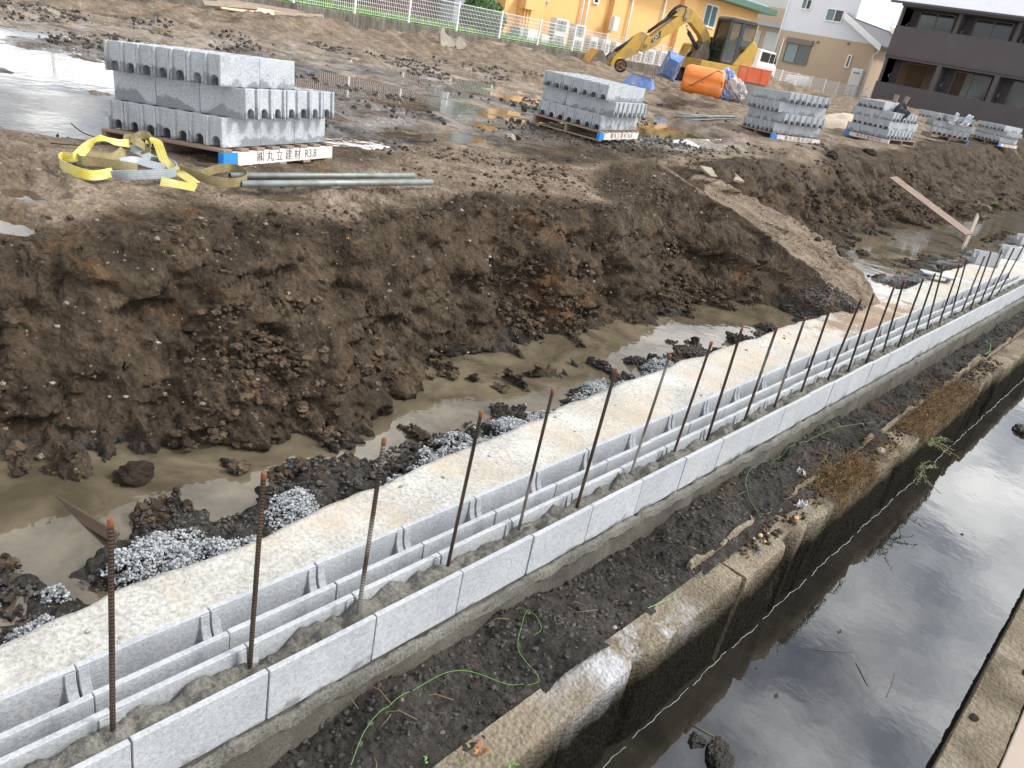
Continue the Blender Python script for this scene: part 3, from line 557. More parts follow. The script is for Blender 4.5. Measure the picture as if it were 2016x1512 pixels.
def rough_wall(name,x0,x1,z0,z1,y0,y1,label,mat,amp=.008,dy=.02,lipx=None,cham=.009,parent=None,rag=0.):
    yy=np.arange(y0,y1+dy,dy); nt_=10
    pr=[(x0,z0),(x0,z1-.02),(x0+.006,z1)]+[(x0+.006+(x1-x0-.006-cham)*k/nt_,z1) for k in range(1,nt_)]+[(x1-cham,z1),(x1-cham*.3,z1-cham*.4),(x1,z1-cham)]+[(x1,z1-cham-(z1-z0-cham)*k/16) for k in range(1,17)]+[(x0,z0)]
    A=np.array(pr); Xx=A[:,0][None]+0*yy[:,None]; Zz=A[:,1][None]+0*yy[:,None]; Yy=yy[:,None]+0*Xx
    n1=fbm(Yy+Zz*2,Xx*3+Zz,.5,4,len(label))*amp*1.2; n2=fbm(Yy,Zz+Xx,.06,4,17)*amp
    n1[:,-1]=n1[:,0];n2[:,-1]=n2[:,0]
    Xx=Xx+n1*.6+n2*.9; Zz=Zz+(n1*.5+n2)*(Zz>z1-.05)
    if rag:
        Zz=Zz+np.where(Zz>z1-.03,(fbm(Yy,Xx*0,.22,5,29)*rag-np.abs(fbm(Yy,Xx*0,.9,3,30))*rag*.8),0)
    chip=np.maximum(0,fbm(Yy,Xx*0,.3,5,23)-.22)*.12; e=np.abs(Xx-(x1-cham))<.03; Xx=Xx-chip*e; Zz=Zz-chip*.5*e
    i=np.arange(Xx.size).reshape(Xx.shape); Fq=np.stack([i[:-1,:-1],i[1:,:-1],i[1:,1:],i[:-1,1:]],-1).reshape(-1,4)
    Vv=np.stack([Xx,Yy,Zz],-1).reshape(-1,3); o=npmesh(name,Vv,Fq,mat,True,parent)
    bm=bmesh.new(); bm.from_mesh(o.data); bmesh.ops.remove_doubles(bm,verts=bm.verts,dist=1e-5); ed=[e for e in bm.edges if e.is_boundary and abs(e.verts[0].co.y-e.verts[1].co.y)<1e-4]; bmesh.ops.holes_fill(bm,edges=ed,sides=0)
    bmesh.ops.recalc_face_normals(bm,faces=bm.faces); bm.to_mesh(o.data); bm.free(); o.data.set_sharp_from_angle(angle=.55)
    if parent is None: tag(o,label,'canal wall')
    return o
rough_wall('canal_wall',-1.115,-.958,-3.2,-2.2,-3,3.24,'weathered near section of canal wall with a white cement splash on top',M['canal'])
cw=rough_wall('canal_wall',-1.14,-.945,-3.2,-2.205,3.262,60,'mossy far section of canal wall under the dry roots',M['canal'],amp=.009)
rough_wall('wall_lip',-1.168,-1.143,-2.4,-2.145,3.05,60,'thin',M['canal'],amp=.006,cham=.008,parent=cw,rag=.09)
rough_wall('canal_wall',.057,.235,-3.2,-2.2,-3,90,'clean beige canal wall on the right side of the water',M['canal'],amp=.004).scale=(1,1,1)
# ------------------------------------------------ pallets with stacked blocks
M['pwood']=wood_mat('pallet_wood',(.16,.11,.08,1),(.30,.22,.165,1),0); M['pwhite']=wood_mat('whitewashed_plank',(.56,.50,.46,1),(.72,.66,.62,1),1,.8)
M['blue']=flat_mat('blue_paint',(.01,.19,.62,1),.55,0,.12,20); M['ink']=flat_mat('stencil_ink',(.10,.09,.085,1),.8,0,.3,40)
M['plank']=wood_mat('formwork_board',(.16,.11,.085,1),(.27,.195,.15,1),0); M['plank_new']=wood_mat('fresh_pine_board',(.62,.42,.26,1),(.78,.56,.38,1),0); M['plank_old']=wood_mat('weathered_board',(.16,.125,.09,1),(.30,.25,.19,1),0)
def text_mesh(txt,size,ext=.0008):
    c=bpy.data.curves.new('t','FONT'); c.body=txt; c.size=size; c.extrude=ext; c.align_x='CENTER'; c.align_y='CENTER'
    o=bpy.data.objects.new('t',c); COL.objects.link(o); dg=bpy.context.evaluated_depsgraph_get(); me=bpy.data.meshes.new_from_object(o.evaluated_get(dg)); bpy.data.objects.remove(o); bpy.data.curves.remove(c); return me
TXT=text_mesh('\u3231 \u4e38 \u7acb \u5efa \u6750  R3.8',.085); TXT.materials.clear(); TXT.materials.append(M['ink'])
def Rm(yaw,tx,ty): return (Matrix.Rotation(yaw,4,'Z')@Matrix.Rotation(tx,4,'X')@Matrix.Rotation(ty,4,'Y'))
def pallet(Mw,label,turn=False):
    """top of deck at local z=0; right face (+X) carries the painted plank, or the front face when turned"""
    w,l=1.12,1.28
    t=empty('pallet'); t.matrix_world=Mw@(Matrix.Translation((-1.17,.03,0))@Matrix.Rotation(-math.pi/2,4,'Z') if turn else Matrix.Translation((.05,-.05,0))); tag(t,label,'pallet',group='pallets under the form blocks')
    d=MB(); b=MB()
    for k in range(8): y=.045+k*(l-.09)/7; d.box((-w/2,y,-.012),(w+.01,.088,.02))
    d.build('deck_boards',M['pwood'],t,bevel=.002)
    for k in range(5): y=.045+k*(l-.09)/4; b.box((-w/2,y,-.128),(w+.004,.088,.018))
    b.build('bottom_boards',M['pwood'],t,bevel=.002)
    for k,x in enumerate((-.02,-w/2,-w+.02)):
        s=MB(); s.box((x,l/2,-.0705),(.04,l,.095)); s.build('stringer',M['pwhite'] if k==0 else M['pwood'],t,bevel=.002)
    s=MB(); s.box((.0015,.07,-.0705),(.004,.142,.093)); s.box((-.02,.0-.0015,-.0705),(.044,.004,.093)); s.build('painted_end',M['blue'],t)
    x=link_mesh('lettering',TXT,t); x.matrix_local=Matrix(((0,0,1,.0012),(1,0,0,.70),(0,1,0,-.0705),(0,0,0,1)))
    return t
def stack(pos,yaw,tx,ty,tiers,name,turn=False,plabel='',nob=False,sx_=.12):
    Mw=Matrix.Translation(pos)@Rm(math.radians(yaw),math.radians(tx),math.radians(ty))
    if not nob: pallet(Mw,plabel,turn)
    tn=['bottom','second','third','top'] if len(tiers)==4 else ['bottom','middle','top']
    for k,td in enumerate(tiers):
        kind=td[0]; nx_,ny_=(7,3) if kind=='E' else (3,7)
        skip=td[1] if len(td)>1 else lambda i,j:False
        for i in range(nx_):
            for j in range(ny_):
                if skip(i,j): continue
                top=(k==len(tiers)-1) or (k==len(tiers)-2 and len(tiers[-1])>1)
                if not (i==0 or j==0 or top): continue
                o=link_mesh('form_block',BM_ST)
                jx,jy,jr=r_.uniform(-.003,.003),r_.uniform(-.004,.004),r_.uniform(-.006,.006)
                if kind=='E': p=(-(i+.5)*.150+jx,(j+.5)*.40+jy,k*.2+.001); rz=math.pi/2
                else: p=(sx_-(i+.5)*.40+jy,sx_*.8+(j+.5)*.150+jx,k*.2+.001); rz=0
                o.matrix_world=Mw@Matrix.Translation(p)@Matrix.Rotation(rz+jr,4,'Z')
                tag(o,'form block %s from right, %s back, %s tier, %s'%(ORD[i],ORD[j],tn[k],name),'form block',group='form blocks stacked on pallets')
stack((-5.162,2.792,-1.141),20.15,-1.2,-4.7,[('E',),('S',),('E',lambda i,j:j==2)],'nearest pallet stack',plabel='weathered pallet with blue corner and black lettering, beside the yellow sling')
stack((-6.736,9.223,-1.142),9.5,0,.6,[('E',),('S',),('E',)],'stack behind the soil heap',plabel='weathered pallet with blue corner under the second nearest stack')
stack((-7.32,15.92,-1.083),-25.6,1.4,-2.0,[('E',),('S',),('E',),('S',lambda i,j:False)],'four tier stack near the sand',plabel='pallet with white lettered plank facing right under the four tier stack')
stack((-6.755,20.916,-.931),-15.,1.6,-.8,[('S',),('E',),('S',),('E',lambda i,j:i<2 or j>1)],'stack with the black sheet',turn=True,sx_=.03,plabel='pallet with blue left corner under the stack draped with the black sheet')
stack((-6.519,27.474,-.772),27.7,0,0,[('E',),('S',),('E',lambda i,j:(i in(1,3,5) and j==0) or j>1)],'uneven stack draped with white sacks',plabel='pallet under the uneven stack draped with white sacks')
stack((-7.091,34.319,-.794),-17,0,0,[('E',),('S',),('E',)],'farthest pallet stack',plabel='pallet half sunk in mud under the farthest stack')
# few blocks on the heap behind
for k in range(4):
    o=link_mesh('form_block',BM_ST); o.location=(-11.35+.155*k,38.2+.02*k,-.12); o.rotation_euler=(0,0,math.pi/2+.15); o.scale=(1.3,1.3,1.3); tag(o,'pale form block, %s of four on the heap behind the sack stack'%ORD[k],'form block',group='form blocks on the heap')
    q=at_y(1815+k*6.5,224+k*1.2,36); o.location=(q[0],q[1],q[2]-.1)
def tz(x,y): return float(terrain(np.array([x]),np.array([y]))[0])
# loose form blocks in the trench
for px,py,z,rz,rx,lab in [(1935,521,-2.055,.85,0,'form block standing loose at the edge of the far slab'),(1985,508,-2.055,1.15,0,'form block standing loose behind the first loose one on the slab'),(2012,482,-2.1,1.2,0,'form block farthest along the wet trench at the picture edge'),(1832,556,-2.12,.55,math.pi/2,'form block lying on its side in the gravel by the slab')]:
    p=at_z(px,py,z); o=link_mesh('form_block',BM_WALL); o.location=p; o.rotation_euler=(rx,0,rz); o.scale=(1.0,1,1); tag(o,lab,'form block')
    if rx: o.location.z+=.075
# ------------------------------------------------ pipes, slings
for (a,b,r,lab) in [((452,346),(815,346),.0225,'shorter galvanised steel pipe lying behind the longer one'),((474,362),(850,359),.0235,'longer galvanised steel pipe with a greenish end, lying nearer the bank')]:
    A=at_z(*a,-1.262);B=at_z(*b,-1.262); t=MB(); d=(B-A)/np.linalg.norm(B-A); t.tube([A,A+d*.002,B-d*.002,B],[r*.9,r,r,r*.9],16,cap=False); t.tube([B,A],[r*.8,r*.8],16,cap=False); tag(t.build('steel_pipe',M['steel']),lab,'steel pipe',group='steel pipes on the mud')
def sling_mat(name,col,col2,line):
    m=Mat(name,col,.85); uv=m.coord('UV'); x=m.xyz(uv); v=m.coord('World')
    c=m.mix(m.ramp(m.noise(v,9,6,.65),[(.35,0.),(.65,1.)]),col,col2)
    fr=m.math('FRACT',m.math('MULTIPLY',x[1],4.0)); ln=m.ramp(m.math('ABSOLUTE',m.math('SUBTRACT',fr,.5)),[(.03,.8),(.07,0.)]); c=m.mix(ln,c,line)
    m.color(c); m.bump(m.math('SINE',m.math('MULTIPLY',x[0],900.)),.002,.5); return m.m
M['sy']=sling_mat('yellow_webbing',(.56,.47,.05,1),(.62,.55,.26,1),(.10,.09,.03,1)); M['so']=sling_mat('olive_webbing',(.20,.16,.07,1),(.33,.27,.14,1),(.05,.04,.02,1)); M['sb']=sling_mat('blue_grey_webbing',(.27,.31,.34,1),(.40,.44,.45,1),(.09,.10,.11,1))
def ribbon(paths,mat,name,label,w=.058):
    V=[];Fc=[];UV=[]; th=.0035
    for pts in paths:
        P=[];W=[]
        for px,py,z,tl in pts:
            P.append(at_z(100+px/5.04,240+py/5.04,z)); W.append(tl)
        P=np.array(P);n=len(P); ts=np.linspace(0,n-1,n*10); 
        def cr(A,t):
            i=np.clip(np.floor(t).astype(int),0,n-2); u=(t-i)[:,None] if A.ndim>1 else t-i
            g=lambda k:A[np.clip(i+k,0,n-1)]
            return .5*((2*g(0))+(-g(-1)+g(1))*u+(2*g(-1)-5*g(0)+4*g(1)-g(2))*u*u+(-g(-1)+3*g(0)-3*g(1)+g(2))*u**3)
        Q=cr(P,ts);T=cr(np.array(W,float),ts); D=np.gradient(Q,axis=0); D/=np.linalg.norm(D,axis=1)[:,None]
        S=np.cross(D,[0,0,1.]); S/=np.linalg.norm(S,axis=1)[:,None]; Wd=np.cos(T)[:,None]*np.array([0,0,1.])+np.sin(T)[:,None]*S; Wd-=D*(Wd*D).sum(1)[:,None]; Wd/=np.linalg.norm(Wd,axis=1)[:,None]
        Nn=np.cross(D,Wd); b=len(V); L=np.concatenate([[0],np.cumsum(np.linalg.norm(np.diff(Q,axis=0),axis=1))])
        for k in range(len(Q)):
            for a,c in ((-.5,-.5),(.5,-.5),(.5,.5),(-.5,.5)): V.append(Q[k]+Wd[k]*w*a+Nn[k]*th*c); UV.append((L[k],a+.5))
        for k in range(len(Q)-1):
            for a in range(4): Fc.append((b+k*4+a,b+k*4+(a+1)%4,b+k*4+4+(a+1)%4,b+k*4+4+a))
        Fc.append((b,b+1,b+2,b+3)); e=b+4*(len(Q)-1); Fc.append((e+3,e+2,e+1,e))
    me=bpy.data.meshes.new(name); me.from_pydata([tuple(v) for v in V],[],Fc); u=me.uv_layers.new(name='UVMap')
    for l in me.loops: u.data[l.index].uv=UV[l.vertex_index]
    me.materials.append(mat); o=link_mesh(name,me); return tag(o,label,'lifting sling')
ribbon([[(620,500,-1.26,.5),(420,530,-1.26,.3),(220,480,-1.25,.1),(95,410,-1.24,0),(110,350,-1.24,-.2),(240,350,-1.22,-.7),(330,270,-1.19,-1.),(400,200,-1.15,-1.2),(500,160,-1.12,-1.1),(600,190,-1.14,-1.),(700,210,-1.15,-.9),(785,215,-1.17,-.4)],
        [(940,180,-1.15,-.6),(1050,200,-1.15,-1.2),(1090,290,-1.18,-1.1),(1130,380,-1.22,-1.0),(1250,480,-1.25,-1.1),(1380,570,-1.26,-1.2),(1440,610,-1.262,-1.3)],[(1090,590,-1.262,-.5),(1250,620,-1.262,-.9),(1440,655,-1.26,-.9)]],M['sy'],'lifting_sling','bright yellow webbing sling heaped in loops in front of the pallet')
ribbon([[(860,460,-1.25,.3),(650,425,-1.235,0),(450,395,-1.23,0),(290,380,-1.23,0),(310,335,-1.225,-.5),(450,330,-1.22,-.9),(600,350,-1.22,-.9),(700,310,-1.20,-.6),(735,220,-1.17,-.3),(770,160,-1.14,-.6),(850,190,-1.14,-.8),(930,250,-1.17,-.9),(990,300,-1.2,-.9)],
        [(830,170,-1.14,-.9),(890,130,-1.11,-.6),(960,145,-1.11,-.2),(975,200,-1.14,0),(980,280,-1.18,-.4),(900,320,-1.21,-.9)],
        [(1280,470,-1.24,.1),(1450,530,-1.245,.1),(1600,585,-1.25,0),(1780,605,-1.25,0),(1920,580,-1.245,0),(1940,520,-1.24,0),(1830,460,-1.235,0),(1680,460,-1.235,0),(1490,520,-1.245,0)]],M['so'],'lifting_sling','dirty olive webbing sling with a loop lying over the steel pipe')
ribbon([[(600,520,-1.26,.6),(800,525,-1.25,.1),(1000,520,-1.245,0),(1225,500,-1.24,0),(1225,430,-1.235,0),(1100,385,-1.235,-.5),(990,370,-1.23,-.6)],[(700,400,-1.235,-.8),(840,380,-1.23,-.9),(1000,425,-1.24,-.9),(1130,455,-1.245,-.8)],[(780,250,-1.19,-.9),(900,300,-1.2,-.9),(1000,370,-1.23,-.9)]],M['sb'],'lifting_sling','blue grey webbing sling tangled with the yellow one')
# ------------------------------------------------ boards, stakes, twigs
def board(a,b,w,th,mat,label,cat='board',name='board',up=(0,0,1),group=None):
    A=Vector(a);B=Vector(b); d=(B-A); L=d.length; X_=d.normalized(); U_=Vector(up); U_=(U_-X_*U_.dot(X_)).normalized(); Y_=U_.cross(X_)
    m=MB(); m.box((L/2,0,0),(L,w,th)); 
    for i,v_ in enumerate(m.v): m.v[i]=(v_[0],v_[1]+r_.uniform(-1,1)*w*.02,v_[2])
    o=m.build(name,mat,bevel=.002); o.matrix_world=Matrix(((X_.x,Y_.x,U_.x,A.x),(X_.y,Y_.y,U_.y,A.y),(X_.z,Y_.z,U_.z,A.z),(0,0,0,1))); return tag(o,label,cat,group)
board(at_z(1758,349,-1.42),at_z(1908,462,-1.97),.19,.025,M['plank'],'long pinkish formwork board leaning from the far bank onto the stake',up=(.65,-.45,.5))
board(at_z(1895,492,-2.3),at_z(1925,424,-1.78),.09,.035,M['plank_old'],'grey wooden stake standing in the far trench water','stake','stake',up=(.6,-.7,0))
board(at_z(108,986,-2.24),at_z(226,1058,-2.185),.045,.03,wood_mat('wet_dark_board',(.05,.032,.022,1),(.12,.08,.055,1)),'dark wooden board half sunk in the muddy water beside the first bar',up=(.5,-.5,.6))
p=at_z(1385,345,-1.33);q=at_z(1450,364,-1.45); board((p[0],p[1],tz(p[0],p[1])+.05),(q[0],q[1],tz(q[0],q[1])+.04),.22,.03,M['plank_old'],'short mud smeared board lying on the bank beside the earth ramp',up=(.35,-.3,1))
for a,b,w_,mt,lab in [((433,10),(560,31),.20,'plank_new','fresh pale board lying in front of the dark fence wall'),((400,6),(505,14),.14,'plank_old','old board lying left of the fresh pale one by the fence wall'),((425,0),(600,28),.16,'plank','tan board lying behind the fresh pale one by the fence wall'),((540,26),(636,42),.10,'plank_old','thin weathered board right of the fresh pale one by the fence wall'),((950,100),(1045,115),.12,'plank','thin board lying on the mud right of the broken slabs')]:
    X0=-18.8 if mt!='plank' else -19.2; A=at_x(*a,X0);B=at_x(*b,X0); za=min(A[2],B[2]); board((A[0],A[1],max(A[2],tz(A[0],A[1])+.03)),(B[0],B[1],max(B[2],tz(B[0],B[1])+.03)),w_,.035,M[mt],lab,up=(.7,0,.7))
M['oldconc']=conc_mat('broken_concrete',(.25,.22,.18,1),(.42,.38,.32,1),.3,sc=.6)
for k,(pts,lab,mt) in enumerate([([(866,88),(865,60),(872,45),(876,60),(895,80),(893,88)],'upright jagged slab standing in the rubble pile by the fence','oldconc'),([(893,82),(903,67),(917,82),(912,92),(899,93)],'square pale broken slab leaning in the rubble pile by the fence','oldconc'),([(830,80),(868,77),(908,80),(905,84),(866,86),(832,85)],'long dark plank lying across the rubble pile by the fence','plank_old'),([(862,84),(885,86),(890,91),(868,92)],'short dark plank at the foot of the rubble pile','plank_old')]):
    X0=-17.6-.15*k; P_=[at_x(a,b,X0) for a,b in pts]; m=MB(); m.prism([(p[1],p[2]-.06) for p in P_],X0-.05,X0+.05,'x'); tag(m.build('broken_slab' if mt=='oldconc' else 'board',M[mt],bevel=.01),lab,'broken slab' if mt=='oldconc' else 'board')
# tied bundle of bars lying behind the third stack
m=MB(); rr=random.Random(5)
A=at_z(1338,231,-1.14);B=at_z(1462,234,-1.10)
for k in range(26):
    o_=np.array([rr.uniform(-.03,.03),rr.uniform(-.09,.09),rr.uniform(-.03,.06)]); m.tube([A+o_+np.array([rr.uniform(-.15,.15),0,0]),(A+B)/2+o_*.8,B+o_],.009,6)
t=empty('bar_bundle',tuple(A),label='tied bundle of thin grey steel bars lying left of the four tier stack',cat='steel bars'); o=m.build('bars',M['steel'],t); o.matrix_parent_inverse=Matrix.Translation(-Vector(A))
m=MB()
for f in (.12,.86):
    c=A+(B-A)*f; m.tube([c+np.array([0,.11*math.cos(a),.06*math.sin(a)+.01]) for a in np.linspace(0,6.28,10)],.008,5)
o=m.build('tie_wire',M['rust'],t); o.matrix_parent_inverse=Matrix.Translation(-Vector(A))
# sand heap with a stone slab
m=MB(); M['sand']=flat_mat('pale_sand',(.50,.42,.33,1),.95,0,.15,5,bump=.02)
c0=at_z(1642,250,-1.03); n_=40; V=[];Fc=[]
xs=np.linspace(-1.1,1.1,n_); A_,B_=np.meshgrid(xs,xs); q=np.sqrt(A_**2+B_**2); Zh=.62*np.clip(1-q/.85,0,1)**.8*(1+.25*fbm(A_,B_,.4,4,3))+fbm(A_,B_,.2,4,5)*.03-.05
i=np.arange(A_.size).reshape(A_.shape); o=npmesh('sand_heap',np.stack([A_,B_,Zh],-1).reshape(-1,3),np.stack([i[:-1,:-1],i[:-1,1:],i[1:,1:],i[1:,:-1]],-1).reshape(-1,4),M['sand']); o.location=(c0[0],c0[1]+.4,tz(c0[0],c0[1]+.4)); tag(o,'pale sand heap between the four tier stack and the black sheet stack','sand heap')
# black bucket on stack four, sacks on stack five
M['black']=flat_mat('black_plastic',(.018,.02,.024,1),.5,0,.3,8); M['sack']=flat_mat('pale_sack',(.50,.52,.55,1),.7,0,.15,6,bump=.02); M['twood']=M['plank']
def in_stack(pos,yaw,tx,ty,p): return (Matrix.Translation(pos)@Rm(math.radians(yaw),math.radians(tx),math.radians(ty)))@Vector(p)
def cloth(name,pts,mat,label,cat,z,th=.03,seed=1):
    """draped folded sheet: a quad patch with creases"""
    n=16; a,b,c,d=[np.array(p,float) for p in pts]; u=np.linspace(0,1,n); U_,V_=np.meshgrid(u,u)
    P=(a*(1-U_)[...,None]+b*U_[...,None])*(1-V_)[...,None]+(d*(1-U_)[...,None]+c*U_[...,None])*V_[...,None]
    nn=np.cross(b-a,d-a); nn/=np.linalg.norm(nn); P=P+nn*(fbm(U_*2,V_*2,.6,4,seed)*th*2.2)[...,None]; Q=P-nn*.006
    i=np.arange(n*n).reshape(n,n); f=np.stack([i[:-1,:-1],i[:-1,1:],i[1:,1:],i[1:,:-1]],-1).reshape(-1,4); ed=list(i[0])+list(i[1:,-1])+list(i[-1,-2::-1])+list(i[-2:0:-1,0]); ed=np.array(ed); e2=np.roll(ed,-1); sk=np.stack([ed,e2,e2+n*n,ed+n*n],-1)
    return tag(npmesh(name,np.concatenate([P.reshape(-1,3),Q.reshape(-1,3)]),np.concatenate([f,f[:,::-1]+n*n,sk[:,::-1]]),mat),label,cat)
for k,(px,py,lab) in enumerate([(1876,234,'white cement sack draped over the left of the uneven stack'),(1902,238,'white cement sack bunched on the right of the uneven stack')]):
    c=at_y(px,py,27.1); cloth('sack',[c+np.array([-.16,0,-.15]),c+np.array([.14,-.1,-.17]),c+np.array([.12,.1,.17]),c+np.array([-.02,.14,.2])],M['sack'],lab,'sack',0,.06,k+3)
c=at_y(1772,219,21.4); cloth('sheet',[c+np.array([-.30,-.10,-.04]),c+np.array([.0,-.24,-.34]),c+np.array([.30,-.08,-.02]),c+np.array([-.02,.12,.24])],M['black'],'black plastic sheet hanging over the front corner of the fourth stack','plastic sheet',0,.05,8)
for k,(px,py,l) in enumerate([(1757,203,.3),(1776,202,.25)]):
    c=at_y(px,py+8,21.9); board(c,c+np.array([.05*k,.02,l]),.1,.05,M['plank'],['short timber offcut poking up left of the black sheet','short timber offcut poking up right of the black sheet'][k],up=(0,1,0))
# ------------------------------------------------ excavator
M['ylw']=flat_mat('worn_yellow_paint',(.46,.27,.032,1),.42,0,.12,4,dirt=(.20,.15,.09,1)); M['ylwo']=flat_mat('orange_worn_bucket_paint',(.60,.30,.06,1),.6,0,.2,5,dirt=(.24,.17,.10,1)); M['dirtysteel']=flat_mat('muddy_steel',(.17,.14,.105,1),.8,.1,.3,7,dirt=(.09,.07,.05,1))
M['blk']=flat_mat('black_paint',(.018,.019,.021,1),.4,0,.2,6); M['rubber']=flat_mat('black_rubber',(.02,.02,.02,1),.8,0,.3,9,dirt=(.10,.08,.06,1)); M['white']=flat_mat('white_paint',(.75,.75,.74,1),.5,0,.05,3); M['chrome']=flat_mat('chrome_rod',(.6,.6,.6,1),.15,1.,.05,3)
def glass_mat(name,col,a=.35):
    m=Mat(name,col,.06); m.b.inputs['Alpha'].default_value=a; m.b.inputs['IOR'].default_value=1.5; return m.m
M['cabglass']=glass_mat('tinted_cab_glass',(.02,.032,.016,1),.6); M['winglass']=Mat('window_glass',(.10,.17,.17,1),.08).m; M['darkglass']=Mat('dark_window_glass',(.02,.025,.025,1),.08).m
EX_E=np.array([.459,.888,0]); EX_E/=np.linalg.norm(EX_E); EX_M=np.array([-EX_E[1],EX_E[0],0]); EX_O=np.array([-18.8,26.,0])
def ex(px,py,yl=0):
    P=at_plane(px,py,EX_O+EX_M*yl,EX_M); return (float((P-EX_O)@EX_E),float(P[2]))
c1=lambda x,y,yl=0:ex(1080+x/7.956,y/7.956,yl); c2=lambda x,y,yl=0:ex(1300+x/7.56,y/7.56,yl)
exr=empty('excavator',(*EX_O[:2],0),math.atan2(EX_E[1],EX_E[0]),'yellow tracked excavator with black cab and bucket on the ground by the fence','excavator')
def exm(prof,y0,y1,name,mat,parent=exr,bevel=.015,segs=2):
    m=MB(); m.prism(prof,y0,y1,'y'); return m.build(name,mat,parent,bevel=bevel,segs=segs)
boom=exm([c1(1440,800),c1(1400,770),c1(1520,560),c1(1575,570),c1(1989,250),c2(150,240),c2(290,135),c2(400,112),c2(480,150),c2(560,250),c2(640,380),c2(700,500),c2(720,620),c2(650,700),c2(600,620),c2(560,520),c2(450,370),c2(420,335),c2(370,330),c2(250,400),c2(100,510),c2(0,560),c1(1700,680),c1(1560,760),c1(1500,800)],-.17,.17,'boom',M['ylw'])
# maker's plate on the boom
lp=[c1(1600,680,-.172),c1(1620,600,-.172),c1(1765,470,-.172),c1(1745,590,-.172)]; m=MB(); m.prism(lp,-.178,-.172,'y'); m.build('maker_plate',M['blk'],boom)
la=np.mean(np.array(lp),0); me=text_mesh('CAT',.17); me.materials.clear(); me.materials.append(M['white']); o=link_mesh('plate_lettering',me,boom); tilt=math.atan2(lp[2][1]-lp[1][1],lp[2][0]-lp[1][0])
o.matrix_local=Matrix.Translation((la[0],-.181,la[1]))@Matrix.Rotation(-tilt,4,'Y')@Matrix.Rotation(math.pi/2,4,'X'); o.scale=(.9,1.1,1)
m=MB(); m.cyl((*[c2(330,285)[0]],-.21,c2(330,285)[1]),(c2(330,285)[0],.21,c2(330,285)[1]),.075,16); m.cyl((c1(1480,720)[0],-.2,c1(1480,720)[1]),(c1(1480,720)[0],.2,c1(1480,720)[1]),.08,16); m.build('pivot_pin',M['dirtysteel'],boom)
m=MB(); 
def hose(P,yl,r,mm): mm.tube([(p[0],yl,p[1]) for p in P],r,7)
h_=[c1(1560,520),c1(1700,400),c1(1850,300),c1(1989,190),c2(60,330),c2(150,210),c2(230,130),c2(300,95),c2(380,120)]
for yl,dz in ((-.12,.03),(-.05,.05),(.03,.04),(.1,.02)): hose([(s,z+dz+.02*math.sin(3*s+yl*20)) for s,z in h_],yl,.02,m)
hose([c2(380,120,-.18),c2(385,180,-.18),c2(340,260,-.18)],-.18,.015,m); m.build('hydraulic_hoses',M['rubber'],boom)
m=MB(); P=[c1(1560,510),c1(1989,215)]; m.cyl((P[0][0],0,P[0][1]+.03),(P[1][0],0,P[1][1]+.03),.06,12); m.build('stick_cylinder',M['blk'],boom)
st=exm([c1(955,1075),c1(945,1000),c1(990,900),c1(1040,850),c1(1330,570),c1(1470,495),c1(1535,540),c1(1560,640),c1(1500,740),c1(1400,790),c1(1380,830),c1(1100,960)],-.13,.13,'stick',M['ylw'])
m=MB(); a=c1(1040,800);b=c1(1400,560); m.cyl((a[0],0,a[1]+.02),(b[0],0,b[1]),.062,12); c=c1(910,890); m.cyl((a[0],0,a[1]),(c[0],0,c[1]),.03,8); m.build('bucket_cylinder',M['blk'],st)
m=MB(); m.prism([c1(900,890),c1(980,820),c1(1020,830),c1(940,950)],-.10,-.07,'y'); m.prism([c1(900,890),c1(980,820),c1(1020,830),c1(940,950)],.07,.10,'y'); m.build('bucket_link',M['dirtysteel'],st)
m=MB(); m.prism([c1(1095,905,-.132),c1(1155,895,-.132),c1(1140,940,-.132),c1(1095,950,-.132)],-.136,-.131,'y'); m.build('yellow_sticker',flat_mat('sticker',(.75,.6,.05,1),.5),st)
# bucket: curved shell open towards the machine
bs=[(-.30,-.30),(-.50,-.22),(-.80,-.33),(-1.02,-.62),(-1.15,-.98),(-1.2,-1.08)]; bx0=c1(795,775,-.3)
bk=[c1(890,870,-.32),c1(860,800,-.32),c1(795,775,-.32),c1(690,900,-.32),c1(620,1010,-.32),c1(570,1080,-.32)]; t=.03
inner=[(s+ (.06 if i>1 else 0),z-.045) for i,(s,z) in enumerate(bk)]
m=MB(); m.prism(bk+inner[::-1],-.32,.42,'y'); shell=m.build('bucket',M['ylwo'],exr,bevel=.006)
side=bk+[c1(600,1095,-.32),c1(700,1090,-.32),c1(880,1100,-.32),c1(950,1000,-.32)]
for y0,y1 in ((-.345,-.32),(.42,.445)): m=MB(); m.prism(side,y0,y1,'y'); m.build('side_plate',M['dirtysteel'],shell,bevel=.004)
for k in range(5):
    y=-.28+k*.165; s0,z0=bk[-1]; m=MB(); m.prism([(s0+.1,z0+.16),(s0-.03,z0+.02),(s0-.12,z0-.09),(s0-.04,z0-.08),(s0+.06,z0+.02)],y-.04,y+.04,'y'); m.build('tooth',M['ylwo'],shell,bevel=.005)
